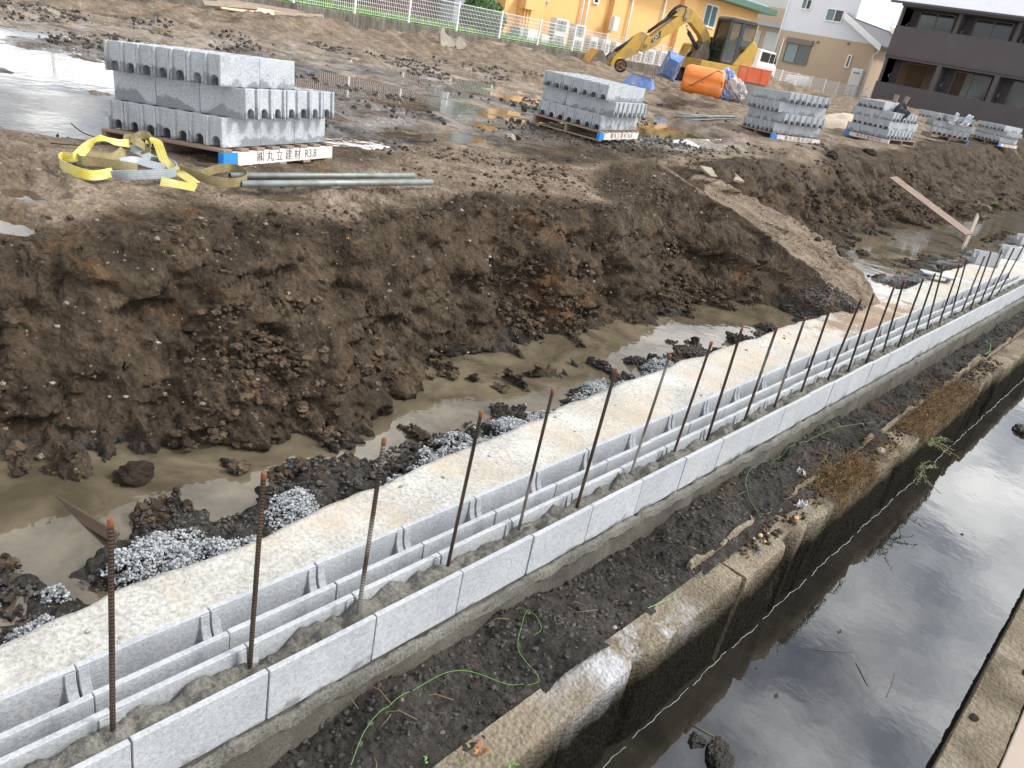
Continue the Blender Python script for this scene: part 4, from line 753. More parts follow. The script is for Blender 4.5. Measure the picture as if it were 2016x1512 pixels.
# upper body
plat=exm([(2.95,-.42),(4.85,-.42),(5.15,-.22),(5.1,.0),(2.95,-.02)],-.98,.95,'platform',M['ylw'])
exm([(4.3,0),(5.1,.0),(5.28,.2),(5.3,.75),(5.05,.95),(4.95,.95)],-.985,.95,'counterweight',M['ylw'],bevel=.04)
exm([c2(520,900,.5),c2(330,900,.5),c2(345,820,.5),c2(420,650,.5),c2(520,640,.5)],.25,.95,'engine_cover',M['ylw'],bevel=.05)
exm([(3.6,-.02),(5.05,-.02),(5.05,.85),(3.8,.85),(3.6,.5)],.1,.93,'engine_housing',M['blk'],bevel=.05)
m=MB(); m.prism([c2(360,850,.24),c2(480,860,.24),c2(500,740,.24),c2(395,800,.24)],.235,.25,'y'); m.build('grille',M['blk'],exr)
exm([(3.0,-.3),(3.5,-.35),(3.75,.1),(3.55,.75),(3.3,.6)],-.2,.22,'boom_bracket',M['dirtysteel'],bevel=.02)
m=MB(); a=c2(390,370);b=c2(420,480);c=c2(600,820); m.cyl((a[0],0,a[1]),(b[0],0,b[1]),.035,10); m.build('cylinder_rod',M['chrome'],exr); m=MB(); m.cyl((b[0],0,b[1]),(c[0],0,c[1]),.075,12); m.build('boom_cylinder',M['blk'],exr)
# cab
cabE=empty('cab'); cabE.parent=exr
S0,S1,Z0,Z1=3.74,4.98,.0,1.56; ya,yb=-.96,-.02
m=MB(); w_=.11
for y in (ya,yb): 
    m.prism([(S0,Z0),(S0+.09,Z0),(S0+.14,Z1-.14),(S0+.12,Z1),(S0+.05,Z1)],y,y+(w_ if y==ya else -w_),'y')
    m.prism([(S0+.58,Z0),(S0+.74,Z0),(S0+.74,Z1),(S0+.58,Z1)],y,y+(w_ if y==ya else -w_),'y')
    m.prism([(S0,Z0-.0),(S1,Z0),(S1,Z0+.10),(S0,Z0+.10)],y,y+(w_ if y==ya else -w_),'y'); m.prism([(S0+.72,Z0+.1),(S1,Z0+.1),(S1,Z0+.72),(S0+.95,Z0+.62)],y+.004,y+(w_ if y==ya else -w_),'y')
m.box((S0+.04,(ya+yb)/2,Z0+.05),(.08,yb-ya-.15,.1)); m.box((S0+.08,(ya+yb)/2,Z1-.06),(.12,yb-ya-.15,.1)); m.box((S0+.05,(ya+yb)/2,.42),(.05,yb-ya-.15,.035)); m.box((S1-.03,(ya+yb)/2,.4),(.06,yb-ya-.15,.8)); m.box((S1-.03,(ya+yb)/2,Z1-.1),(.06,yb-ya-.15,.18))
m.build('cab_frame',M['blk'],cabE,bevel=.012)
exm([(S0+.06,Z1),(S0+.13,Z1+.06),(S1-.05,Z1+.06),(S1+.02,Z1-.02),(S1+.02,Z1-.1),(S0+.05,Z1-.1)],ya-.01,yb+.01,'roof',M['blk'],cabE,bevel=.03)
exm([(S0+.2,Z1+.062),(S1-.15,Z1+.062),(S1-.2,Z1+.10),(S0+.25,Z1+.10)],ya+.3,yb+.1,'roof_cover',M['ylw'],cabE,bevel=.02)
exm([(S1-.06,.05),(S1+.04,.05),(S1+.06,Z1-.05),(S1-.0,Z1-.02)],ya-.012,ya+.07,'rear_pillar',M['ylw'],cabE)
exm([(S0+.62,-.02),(S1+.05,-.02),(S1+.05,.60),(S1-.02,.60),(S1-.14,.26),(S0+.75,.03)],ya-.018,ya+.03,'side_panel',M['ylw'],cabE)
for pr,y0,y1,n_ in [([(S0+.09,.1),(S0+.62,.1),(S0+.62,Z1-.1),(S0+.13,Z1-.1)],ya+.02,ya+.03,'door_glass'),([(S0+.72,.72),(S1-.06,.72),(S1-.06,Z1-.1),(S0+.72,Z1-.1)],ya+.02,ya+.03,'rear_side_glass'),([(S0+.09,.1),(S0+.62,.1),(S0+.62,Z1-.1),(S0+.13,Z1-.1)],yb-.03,yb-.02,'far_glass')]:
    exm(pr,y0,y1,n_,M['cabglass'],cabE,bevel=0)
m=MB(); m.add([(S0+.03,ya+.08,.1),(S0+.03,yb-.08,.1),(S0+.09,yb-.08,Z1-.1),(S0+.09,ya+.08,Z1-.1),(S0+.04,ya+.08,.1),(S0+.04,yb-.08,.1),(S0+.10,yb-.08,Z1-.1),(S0+.10,ya+.08,Z1-.1)],[(0,1,2,3),(7,6,5,4),(0,4,5,1),(1,5,6,2),(2,6,7,3),(3,7,4,0)]); m.build('windscreen',M['cabglass'],cabE)
m=MB(); m.box((S0+.65,-.5,.35),(.42,.42,.14)); m.box((S0+.9,-.5,.7),(.12,.40,.62)); m.build('seat',M['rubber'],cabE,bevel=.04)
m=MB(); m.box((S0+.35,-.5,.2),(.2,.5,.35)); m.cyl((S0+.3,-.7,.3),(S0+.27,-.7,.62),.015); m.cyl((S0+.3,-.3,.3),(S0+.27,-.3,.62),.015); m.build('levers',M['rubber'],cabE)
m=MB(); m.box((S1+.06,ya+.05,.95),(.03,.05,.12)); m.build('rear_lamp',M['blk'],cabE)
# undercarriage: two rubber tracks
und=empty('undercarriage'); und.parent=exr; gz0=tz(*(EX_O+EX_E*4.1)[:2]); zb=-.98
for y in (-.95,.55):
    R_=.27; zc=zb+R_; pr=[(3.05+R_*-math.sin(a),zc+R_*math.cos(a)) for a in np.linspace(0,math.pi,9)]+[(5.1+R_*math.sin(a),zc-R_*math.cos(a)) for a in np.linspace(0,math.pi,9)]
    tr=exm(pr,y,y+.4,'track',M['rubber'],und,bevel=.01); m=MB(); L_=2*(5.1-3.05)+2*math.pi*R_
    for k in range(44):
        d_=k/44*L_; 
        if d_<2.05: p=(3.05+d_,zc+R_+.012); a=0
        elif d_<2.05+math.pi*R_: a=(d_-2.05)/R_; p=(5.1+(R_+.012)*math.sin(a),zc+(R_+.012)*math.cos(a))
        elif d_<4.1+math.pi*R_: p=(5.1-(d_-2.05-math.pi*R_),zc-R_-.012); a=math.pi
        else: a=math.pi+(d_-4.1-math.pi*R_)/R_; p=(3.05+(R_+.012)*math.sin(a),zc+(R_+.012)*math.cos(a))
        m.box((0,0,0),(.05,.4,.03),Matrix.Translation((p[0],y+.2,p[1]))@Matrix.Rotation(a,4,'Y'))
    m.build('track_pad',M['rubber'],tr)
    for k in range(5):
        m=MB(); yy=y-.012 if y<0 else y-.012; m.cyl((3.05+k*.5125,yy,zc-.05*(k in(1,2,3))),(3.05+k*.5125,yy+.02,zc-.05*(k in(1,2,3))),.20 if k in(0,4) else .11,14); m.build('wheel',M['dirtysteel'],tr)
exm([(3.4,-.8),(4.8,-.8),(4.6,-.42),(3.6,-.42)],-.5,.5,'chassis',M['dirtysteel'],und)
# ------------------------------------------------ orange water tank, skip, sacks, wheelbarrows
M['orange']=flat_mat('orange_plastic',(.80,.22,.035,1),.42,0,.10,5,dirt=(.55,.22,.07,1)); M['orange2']=flat_mat('orange_steel_skip',(.68,.13,.04,1),.5,0,.15,4,dirt=(.35,.27,.22,1)); M['greybox']=flat_mat('grey_box',(.33,.31,.29,1),.8,0,.12,3)
X0=np.array([-13.0,22.6]); 
# local frame facing the camera: u to the right across the view, v away
vd=X0/np.linalg.norm(X0); ud=np.array([vd[1],-vd[0]]); up_=lambda px,py: (lambda P:(float((P[:2]-X0)@ud),float(P[2])))(at_plane(px,py,(*X0,0),(*vd,0)))
tk=empty('water_tank',(*X0,tz(*X0)),math.atan2(ud[1],ud[0]),'large orange plastic drum shaped tank tied with a rope beside the excavator','tank')
a0=up_(1345,175);a1=up_(1418,195);tp=up_(1365,128); zc=(a0[1]+a1[1])/2-tk.location.z
u0,u1=-.62,.62; H=.88
u0=up_(1343,160)[0];u1=up_(1425,165)[0]; H=tp[1]-up_(1350,186)[1]
m=MB(); n=20; prof=[]; L=u1-u0
def tr_(u,r): return (u,r)
rings=[(0,.70),(.02,.84),(.06,.94),(.11,.985),(.16,1.0),(.3,1.0),(.5,1.0),(.7,1.0),(.84,1.0),(.90,.985),(.95,.94),(.98,.84),(1,.70)]
V=[];Fc=[]
for k,(f,rr_) in enumerate(rings):
    for a in range(48):
        an=2*math.pi*(a+.5)/48; ey=math.cos(an); ez=math.sin(an); sy=abs(ey)**.75*(1 if ey>0 else -1); sz=abs(ez)**.75*(1 if ez>0 else -1); gr=(.88 if abs(sz-.05)<.14 else 1.0); sy*=gr; V.append((u0+L*f,sy*H*.5*rr_,H*.5+sz*H*.5*rr_))
for k in range(len(rings)-1):
    for a in range(48): Fc.append((k*48+a,k*48+(a+1)%48,(k+1)*48+(a+1)%48,(k+1)*48+a))
Fc.append(tuple(range(48))[::-1]); Fc.append(tuple((len(rings)-1)*48+a for a in range(48))); m.add(V,Fc,None,True)
m.build('tank_shell',M['orange'],tk)
m=MB(); m.box(((u0+u1)/2,-H*.445,H*.72),(L*.34,.05,.05)); m.box(((u0+u1)/2+.0,-H*.47,H*.54),(L*.06,.06,.12)); m.build('moulded_rib',M['orange'],tk,bevel=.02)
m=MB(); m.tube([(u0-.03,-H*.3,H*.28),(u0+L*.25,-H*.53,H*.34),(u0+L*.6,-H*.52,H*.75),(u0+L*.78,-H*.3,H*.97),(u0+L*.92,-H*.35,H*.9),(u0+L*.97,-H*.5,H*.45)],.014,6); m.build('rope',flat_mat('rope',(.12,.10,.07,1),.9),tk)
def vbox(name,px0,py0,px1,py1,dep,mat,label,cat,Yoff=0,taper=None,bevel=.01):
    """box whose near face spans the given corners, standing at the tank's distance"""
    a=at_plane(px0,py0,(*(X0+vd*Yoff),0),(*vd,0)); b=at_plane(px1,py1,(*(X0+vd*Yoff),0),(*vd,0)); ua,ub=float((a[:2]-X0)@ud),float((b[:2]-X0)@ud); c=(X0+vd*(Yoff+dep/2)+ud*(ua+ub)/2)
    e=empty(name,(c[0],c[1],min(a[2],b[2])),math.atan2(ud[1],ud[0]),label,cat); return e,abs(ub-ua),abs(a[2]-b[2])
e,w_,h_=vbox('skip',1457,131,1512,170,.8,M['orange2'],'open orange steel skip standing on a grey box','skip',.3)
w_=.92;h_=.42
for nm,c,d in [('skip_wall',(0,-.4,h_/2),(w_,.03,h_)),('skip_wall',(0,.4,h_/2),(w_,.03,h_)),('skip_wall',(-w_/2,0,h_/2),(.03,.8,h_)),('skip_wall',(w_/2,0,h_/2),(.03,.8,h_)),('skip_floor',(0,0,.02),(w_,.8,.03))]:
    m=MB(); m.box(c,d); m.build(nm,M['orange2'],e,bevel=.006)
m=MB(); 
for c,d in [((0,-.4,h_),(w_+.05,.05,.04)),((0,.4,h_),(w_+.05,.05,.04)),((-w_/2,0,h_),(.05,.8,.04)),((w_/2,0,h_),(.05,.8,.04)),((-.2,-.43,h_*.5),(.04,.04,h_)),((.22,-.43,h_*.5),(.04,.04,h_))]: m.box(c,d)
m.build('rim',M['orange2'],e,bevel=.008)
rocks('mortar_leftovers',np.array([[rr.uniform(-.4,.4),rr.uniform(-.3,.3),h_-.05] for k in range(30)]),np.array([rr.uniform(.04,.1) for k in range(30)]),M['greybox'],'','',3,parent=e)
skz=e.location.z; sx,sy=e.location.x,e.location.y
g_=tz(sx,sy); e2=empty('grey_box',(sx,sy,g_-.05),e.rotation_euler.z,'plain grey box carrying the orange skip','box'); hh_=max(.2,skz-g_+.04)
m=MB(); m.box((0,0,hh_/2),(.8,.7,hh_)); m.build('body',M['greybox'],e2,bevel=.01); m=MB(); m.box((0,0,.03),(.9,.8,.06)); m.build('base_board',M['plank_old'],e2,bevel=.005)
M['bluebag']=flat_mat('blue_white_plastic',(.28,.36,.62,1),.5,0,.5,7,bump=.02); M['clear']=flat_mat('greyish_plastic_sheet',(.50,.46,.47,1),.35,0,.3,8,bump=.02)
for k,(px,py,mt,lab,s) in enumerate([(1432,150,'bluebag','blue and white plastic bag heaped behind the tank',.2),(1440,168,'clear','clear plastic sheet crumpled between tank and skip',.24),(1450,180,'clear','grey plastic wrapped bundle beside the grey box',.26),(1428,182,'bluebag','pale blue bag on the ground right of the tank',.2)]):
    c=at_plane(px,py,(*(X0+vd*.1),0),(*vd,0)); bm=bmesh.new(); bmesh.ops.create_icosphere(bm,subdivisions=4,radius=1); V=np.array([v.co[:] for v in bm.verts])
    nn=fbm(V[:,0]*1.5+k*3+V[:,2],V[:,1]*1.5,.6,4,k,ridge=True)
    for v,q,n_ in zip(bm.verts,V,nn): v.co=Vector(q)*(s*(1+.55*n_)); v.co.z*=.9
    me=bpy.data.meshes.new('bag'); bm.to_mesh(me); bm.free(); me.materials.append(M[mt]); o=link_mesh('plastic_bag',me,None,tuple(c)); tag(o,lab,'plastic bag')
M['wb']=flat_mat('blue_tray_paint',(.10,.20,.46,1),.5,0,.2,6,dirt=(.36,.34,.33,1)); M['wbt']=flat_mat('muddy_tube',(.26,.22,.17,1),.7,.2,.3,8)
def barrow(label):
    t=empty('wheelbarrow',label=label,cat='wheelbarrow',group='blue wheelbarrows turned over on the mud')
    # upright design: tray opening up; wheel in front (-x)
    b,tp_=[(-.28,-.2),(.28,-.16),(.28,.16),(-.28,.2)],[(-.5,-.33),(.42,-.30),(.42,.30),(-.5,.33)]
    m=MB(); V=[(x,y,.32) for x,y in b]+[(x,y,.62) for x,y in tp_]+[(x*.97,y*.97,.335) for x,y in b]+[(x*.97,y*.95,.622) for x,y in tp_]
    m.add(V,[(3,2,1,0),(0,1,5,4),(1,2,6,5),(2,3,7,6),(3,0,4,7),(8,9,10,11),(9,8,12,13),(10,9,13,14),(11,10,14,15),(8,11,15,12),(4,5,13,12),(5,6,14,13),(6,7,15,14),(7,4,12,15)]); m.build('tray',M['wb'],t,bevel=.01,segs=2)
    for s in (-1,1):
        m=MB(); m.tube([(-.72,s*.05,.2),(-.3,s*.18,.3),(.3,s*.24,.31),(.85,s*.27,.42)],.016,8); m.build('handle',M['wbt'],t)
        m=MB(); m.tube([(.05,s*.22,.3),(.12,s*.24,.02),(.28,s*.24,.02),(.3,s*.23,.3)],.013,7); m.build('leg',M['wbt'],t)
    m=MB(); m.tube([(-.72+.16*math.cos(a),0,.2+.16*math.sin(a)) for a in np.linspace(0,2*math.pi,25)],.035,10,cap=False); wt=m.build('tyre',M['rubber'],t); m=MB(); m.cyl((-.72,-.03,.2),(-.72,.03,.2),.11,14); m.build('rim',M['rust'],wt); return t
w1=barrow('blue wheelbarrow tipped upside down, wheel up, nearest the second stack'); w2=copy_tree(w1)
def put(o,px,py,z,rot): p=at_z(px,py,z); o.location=p; o.rotation_euler=rot
p=at_z(1262,172,-1.05); w1.location=(p[0],p[1],tz(p[0],p[1])+.60); w1.rotation_euler=(math.pi,0.05,math.radians(25))
p=at_z(1302,170,-1.05); w2.location=(p[0],p[1]+.3,tz(p[0],p[1])+.1); w2.rotation_euler=(math.radians(180),math.radians(62),math.radians(125)); w2.location.z+=.35; zv=Vector((-.5,.80,.33)).normalized(); xv=Vector((.1,.25,1)); xv=(xv-zv*xv.dot(zv)).normalized(); yv=zv.cross(xv); w2.matrix_world=Matrix.Translation(w2.location)@Matrix(((xv.x,yv.x,zv.x,0),(xv.y,yv.y,zv.y,0),(xv.z,yv.z,zv.z,0),(0,0,0,1))); w2['label']='blue wheelbarrow standing on end with legs up, beside the upside down one'
# ------------------------------------------------ boundary wall, mesh fence, neighbour ground
m=Mat('stained_boundary_concrete',(.2,.18,.15),.9); P=m.coord('World'); n_=m.noise(P,3.2,6,.65,stretch=(1,1,.35)); c=m.mix(m.ramp(n_,[(.35,0.),(.65,1.)]),(.075,.066,.052,1),(.21,.19,.155,1)); st=m.noise(P,14,5,.7,stretch=(1,1,.12)); c=m.mix(m.ramp(st,[(.5,0.),(.68,.75)]),c,(.02,.018,.015,1)); m.color(c); m.bump(n_,.02,.5); M['bwall']=m.m
M['grass']=Mat('lawn',(.10,.24,.03),.9).m; M['asphalt']=flat_mat('neighbour_paving',(.30,.29,.27,1),.9,0,.15,1.2)
m=MB(); m.box((-20.10,30,-1.05),(.20,66,.92)); tag(m.build('boundary_wall',M['bwall'],bevel=.015),'long stained dark concrete boundary wall under the white mesh fence','wall')
xs=np.array([-120.,-20.21]); grid_obj('neighbour_ground',xs,np.array([-20.,160.]),lambda x,y:x*0-.70,M['asphalt'],'paved ground of the neighbouring lots beyond the fence','ground')
grid_obj('neighbour_ground',np.array([-20.21,60.]),np.array([49.5,160.]),lambda x,y:x*0-.66,M['asphalt'],'paved ground round the dark apartment house','ground')
fe=empty('mesh_fence',(-20.08,0,-.59),label='white welded wire mesh fence standing on the dark boundary wall',cat='fence')
m=MB(); m.box((0,0,.41),(.055,.055,.86)); m.box((0,0,.85),(.06,.06,.02)); post=m.build('post',M['white'],fe,bevel=.004)
m=MB(); 
for k in range(29): m.box((0,.035+k*.0689,.42),(.006,.007,.76))
for z in (.05,.13,.24,.35,.46,.57,.68,.79): m.box((.006,.99,z),(.006,1.97,.009))
m.box((.01,.99,.80),(.02,1.97,.016)); panel=m.build('wire_panel',M['white'],fe)
NP=26; y0=14.81-2*4
for k in range(NP):
    for proto in (post,panel):
        if k==0: o=proto
        else: o=proto.copy(); COL.objects.link(o); o.parent=fe
        o.location=(0,y0+k*1.988,0)
# lawn behind the fence
g_=np.random.default_rng(4); n=9000; gx_=-20.25-2.3*g_.random(n)**.8; gy_=9+17*g_.random(n); h_=.12+.22*g_.random(n); a=g_.random(n)*6.28; b0=np.stack([gx_,gy_,np.full(n,-.68)],-1); dx=np.stack([np.cos(a),np.sin(a),0*a],-1)*.02; lean=np.stack([g_.normal(0,.06,n),g_.normal(0,.06,n),h_],-1)
V=np.stack([b0-dx,b0+dx,b0+lean],1).reshape(-1,3); Fc=np.arange(3*n).reshape(-1,3)
gm_=Mat('grass_blades',(.13,.30,.03),.7); at=gm_.attr('rnd'); gm_.color(gm_.mix(at.outputs['Fac'],(.075,.19,.02,1),(.22,.42,.06,1)))
tag(npmesh('grass',V,Fc,gm_.m,False,None,np.repeat(g_.random(n),3)),'bright green grass growing behind the mesh fence','grass',kind='stuff')
grid_obj('lawn',np.array([-22.8,-20.22]),np.array([5.,26.5]),lambda x,y:x*0-.66,M['grass'],'green lawn strip behind the mesh fence','lawn')
# clipped round shrub
def leafball(name,c,r,n,seed,cols,label,cat,leaf=.05):
    q=np.random.default_rng(seed); d=q.normal(size=(n,3)); d/=np.linalg.norm(d,axis=1)[:,None]; rr_=(1-.22*q.random(n)**1.5)*(1+.10*fbm(d[:,0]*2+3,d[:,1]*2+d[:,2],.8,3,seed)); P=d*rr_[:,None]*np.array(r); P[:,2]=np.maximum(P[:,2],-.75*r[2])
    u=q.normal(size=(n,3)); u/=np.linalg.norm(u,axis=1)[:,None]; w=np.cross(u,d); w/=np.linalg.norm(w,axis=1)[:,None]; s=leaf*(.6+.8*q.random(n))[:,None]
    V=np.stack([P-u*s,P+w*s*.5,P+u*s,P-w*s*.5],1).reshape(-1,3)
    t=empty(name,c,label=label,cat=cat); o=npmesh('foliage',V,np.arange(4*n).reshape(-1,4),cols,False,t,np.repeat(q.random(n),4))
    m=MB(); m.tube([(0,0,-r[2]*1.0),(0.02,0,0),(-.1,.05,r[2]*.5)],[.05,.04,.015],7); m.tube([(0,0,-r[2]*.5),(.2,.1,.2)],[.03,.01],6); m.build('trunk',M['plank_old'],t); return t
sm=Mat('shrub_leaves',(.05,.11,.02),.6); at=sm.attr('rnd'); sm.color(sm.mix(at.outputs['Fac'],(.018,.055,.012,1),(.075,.16,.03,1))); M['shrub']=sm.m
sc_=at_x(948,47,-21.6); leafball('round_shrub',(-21.6,sc_[1],-.05),(.85,.85,.66),7000,3,M['shrub'],'dark green clipped round shrub behind the white mesh fence','shrub')
# ------------------------------------------------ facade helpers
def rx(px0,py0,px1,py1,X): a=at_x(px0,py0,X); b=at_x(px1,py1,X); return a[1],a[2],b[1],b[2]
def ry(px0,py0,px1,py1,Y_): a=at_y(px0,py0,Y_); b=at_y(px1,py1,Y_); return a[0],a[2],b[0],b[2]
M['owall']=flat_mat('orange_render',(.74,.43,.17,1),.85,0,.05,.6,bump=.01); M['beigewall']=flat_mat('beige_render',(.47,.36,.25,1),.85,0,.06,.5); M['whitewall']=flat_mat('white_render',(.66,.67,.70,1),.8,0,.03,.5); M['palewall']=flat_mat('pale_grey_render',(.55,.56,.54,1),.8,0,.04,.5)
M['dkwall']=flat_mat('charcoal_render',(.085,.076,.080,1),.85,0,.08,1.,bump=.01); M['maroon']=flat_mat('maroon_cladding',(.075,.028,.028,1),.7,0,.15,2); M['green']=flat_mat('green_eave',(.075,.16,.11,1),.5,0,.06,2); M['greypanel']=flat_mat('grey_panel',(.34,.36,.40,1),.6,0,.05,1)
M['acwhite']=flat_mat('ac_casing',(.62,.62,.60,1),.5,0,.04,3); M['acgrille']=flat_mat('ac_grille',(.16,.16,.165,1),.6,0,.2,8); M['roofm']=flat_mat('light_metal_roof',(.62,.62,.65,1),.4,.1,.05,1); M['darkroof']=flat_mat('dark_slate_roof',(.06,.06,.07,1),.6,0,.1,3); M['frame']=flat_mat('bronze_window_frame',(.17,.14,.115,1),.5,0,.05,3); M['curtain']=flat_mat('brown_curtain',(.085,.05,.026,1),.9,0,.15,2,); M['pale']=M['whitewall']
def bx(parent,name,c,d,mat,bevel=.0,rz=0):
    m=MB(); m.box(c,d); return m.build(name,mat,parent,bevel=bevel)
# orange hall
OX=-22.4; yR=at_x(1489,40,OX)[1]; yL=at_x(993,20,OX)[1]; ze=at_x(1489,24,OX)[2]
ob=empty('orange_building',(OX,yL,-.7),label='long orange rendered hall with a green eave behind the excavator',cat='building')
def ol(y,z,x=0): return (x,y-yL,z+.7)
H_=ze+.7
m=MB(); m.box((-4,(yR-yL)/2,H_/2),(8,yR-yL,H_)); m.build('wall',M['owall'],ob)
a=at_x(1025,20,OX)[1]; b=at_x(1062,20,OX)[1]
for (p0,p1) in ((1017,1062),(1197,1222),(1335,1360)):
    a=at_x(p0,25,OX)[1]; b=at_x(p1,25,OX)[1]; bx(ob,'pilaster',(.12,(a+b)/2-yL,H_/2-.01),(.24,b-a,H_-.02),M['owall'],.01)
bx(ob,'eave',(.25,(yR-yL)/2+.2,H_+.14),(1.1,yR-yL+.7,.30),M['green'],.01); bx(ob,'roof',(-3.5,(yR-yL)/2+.2,H_+.36),(7.4,yR-yL+.5,.12),flat_mat('pale_violet_roof',(.42,.42,.52,1),.4,0,.05,1))
for (x1,y1,x2,y2) in ((1145,0,1141,42),(1156,0,1150,45),(1246,0,1228,82),(1313,0,1289,95)):
    A=at_x(x2,y2,OX+.08); m=MB(); m.cyl((.10,A[1]-yL,0.02),(.10,A[1]-yL,H_+.02),.045,10); m.build('downpipe',M['white'],ob)
def win_x(px0,py0,px1,py1,X,parent,off,name='window',fm='white',gl='winglass',mull=True):
    y0_,z0_,y1_,z1_=rx(px0,py0,px1,py1,X); cy,cz,w_,h_=(y0_+y1_)/2,(z0_+z1_)/2,abs(y1_-y0_),abs(z1_-z0_); m=MB(); x=.03
    for c,d in (((x,cy,z1_),(.07,w_+.06,.06)),((x,cy,z0_),(.09,w_+.06,.06)),((x,y0_,cz),(.066,.06,h_-.06)),((x,y1_,cz),(.066,.06,h_-.06))): m.box(c,d)
    if mull: m.box((x,cy,cz),(.05,.05,h_-.06))
    m.v=[(a-off[0]+X,b-off[1],c-off[2]) for a,b,c in m.v]; f=m.build(name,M[fm],parent); m=MB(); m.box((X+.012,cy,cz),(.016,w_-.06,h_-.06)); m.v=[(a-off[0],b-off[1],c-off[2]) for a,b,c in m.v]; m.build('pane',M[gl],f)
O_=(OX,yL,-.7)
win_x(1380,49,1414,14,OX,ob,O_); win_x(1062,7,1076,2,OX,ob,O_,mull=False,fm='greypanel'); win_x(1167,5,1178,-4,OX,ob,O_,mull=False,gl='darkglass')
y_,z_,y2_,z2_=rx(1027,16,1054,-6,OX+.3); bx(ob,'meter_box',(.34,(y_+y2_)/2-yL,(z_+z2_)/2+.7),(.28,abs(y2_-y_),abs(z2_-z_)),M['owall'],.01)
for f in (.25,.5,.75): bx(ob,'conduit',(.33,y_+f*(y2_-y_)-yL,(z_+.7)/2),(.05,.05,z_+.68),M['owall'])
y_,z_,y2_,z2_=rx(1199,60,1216,34,OX+.4); bx(ob,'water_heater',(.44,(y_+y2_)/2-yL,(z_+z2_)/2+.7),(.25,abs(y2_-y_),abs(z2_-z_)),M['acwhite'],.02); 
def ac(px0,py0,px1,py1,X,label,group='outdoor units along the orange hall',fans=1,dep=.34):
    y0_,z0_,y1_,z1_=rx(px0,py0,px1,py1,X); z0_=-.68; w_,h_=abs(y1_-y0_)*.96,z1_-z0_; t=empty('outdoor_unit',(X-dep/2,(y0_+y1_)/2,z0_),label=label,cat='air conditioner',group=group)
    bx(t,'casing',(0,0,h_/2+.03),(dep,w_,h_-.06),M['acwhite'],.01); bx(t,'foot',(0,0,.015),(dep*.8,w_*.9,.03),M['acgrille'])
    for k in range(fans):
        z=h_*(k+.5)/fans+.02; m=MB(); r=min(w_*.34,h_/fans*.36)
        for q in range(9): m.box((dep/2+.004,-w_*.08,z-r+2*r*(q+.5)/9),(.012,w_*.72,2*r/9*.5))
        m.box((dep/2+.012,-w_*.08,z),(.012,.03,2*r)); m.build('fan_grille',M['acgrille'],t)
    bx(t,'end_panel',(dep/2+.003,w_*.40,h_/2+.03),(.008,w_*.14,h_*.8),M['acwhite'])
    for q in range(6): bx(t,'vent_slot',(0,-w_/2-.003,h_*(.2+.11*q)),(dep*.7,.006,h_*.05),M['acgrille'])
for k,(a_) in enumerate([(1086,93,1123,41),(1125,100,1156,52)]): ac(*a_,OX+.95,['tall white air conditioner, left of the tall pair by the orange hall','tall white air conditioner, right of the tall pair by the orange hall'][k],fans=2)
for k,(p0,p1,py,pt) in enumerate([(1158,1180,104,74),(1183,1204,108,79),(1207,1228,113,86),(1250,1266,118,103),(1267,1293,121,100),(1295,1322,126,104)]):
    ac(p0,py,p1,pt,OX+.8,'low white air conditioner, %s from the left in the low row by the orange hall'%ORD[k])
for k,(p0,p1,pt,mt) in enumerate([(1017,1031,56,'greypanel'),(1033,1060,60,'acwhite'),(1062,1082,70,'acwhite')]):
    y0_,z0_,y1_,z1_=rx(p0,85,p1,pt,OX+1.1); t=tag(bx(None,'storage_cabinet',(OX+.9,(y0_+y1_)/2,(z1_-.68)/2),(.5,abs(y1_-y0_)*.93,z1_+.68),M[mt],.015),['bluish low cabinet, left of the row behind the fence','pale low cabinet, middle of the row behind the fence','pale low cabinet next to the tall air conditioners'][k],'cabinet')
# left of the hall: beige wing, grey shed with tank, maroon building
bl=yL; b2=at_x(970,5,OX-.4)[1]; w0=empty('beige_wing',(OX-.4,b2,-.7),label='narrow beige wing at the left end of the orange hall',cat='building'); bx(w0,'wall',(-3,(bl-b2)/2,1.9),(6,bl-b2,3.8),M['beigewall']); bx(w0,'roof',(-3,(bl-b2)/2,3.85),(6.3,bl-b2+.1,.1),M['green'])
s0=at_x(905,10,OX-.3)[1]; s1=at_x(938,10,OX-.3)[1]; sh=empty('grey_shed',(OX-.6,s0,-.7),label='grey panelled shed between the maroon house and the orange hall',cat='shed')
for k in range(3): bx(sh,'panel',(-1.5,(s1-s0)/2,.45+.82*k),(3,s1-s0,.80),M['greypanel'],.01)
bx(sh,'roof',(-1.5,(s1-s0)/2,2.52),(3.2,s1-s0+.2,.08),M['darkroof'])
t0=at_x(957,5,OX-.3); m=MB(); m.tube([(OX-.8,t0[1],-.7),(OX-.8,t0[1],1.9),(OX-.8,t0[1],2.0)],[.62,.62,.35],24); tag(m.build('storage_tank',flat_mat('blue_grey_tank',(.27,.35,.38,1),.4,0,.08,2)),'blue grey cylindrical tank beside the grey shed','tank')
mr=empty('maroon_building',(-23.6,s0-7,-.7),label='dark maroon clad house behind the lawn and fence',cat='building'); bx(mr,'wall',(-3,3.4,1.4),(6,6.8,2.8),M['maroon']); bx(mr,'roof',(-3,3.4,2.88),(6.6,7.2,.14),M['darkroof'])
for k in range(26): bx(mr,'batten',(.012,.13+k*.255,1.4),(.02,.03,2.7),M['maroon'])
bx(mr,'window',(.03,3.1,1.7),(.04,1.6,1.1),M['darkglass'])
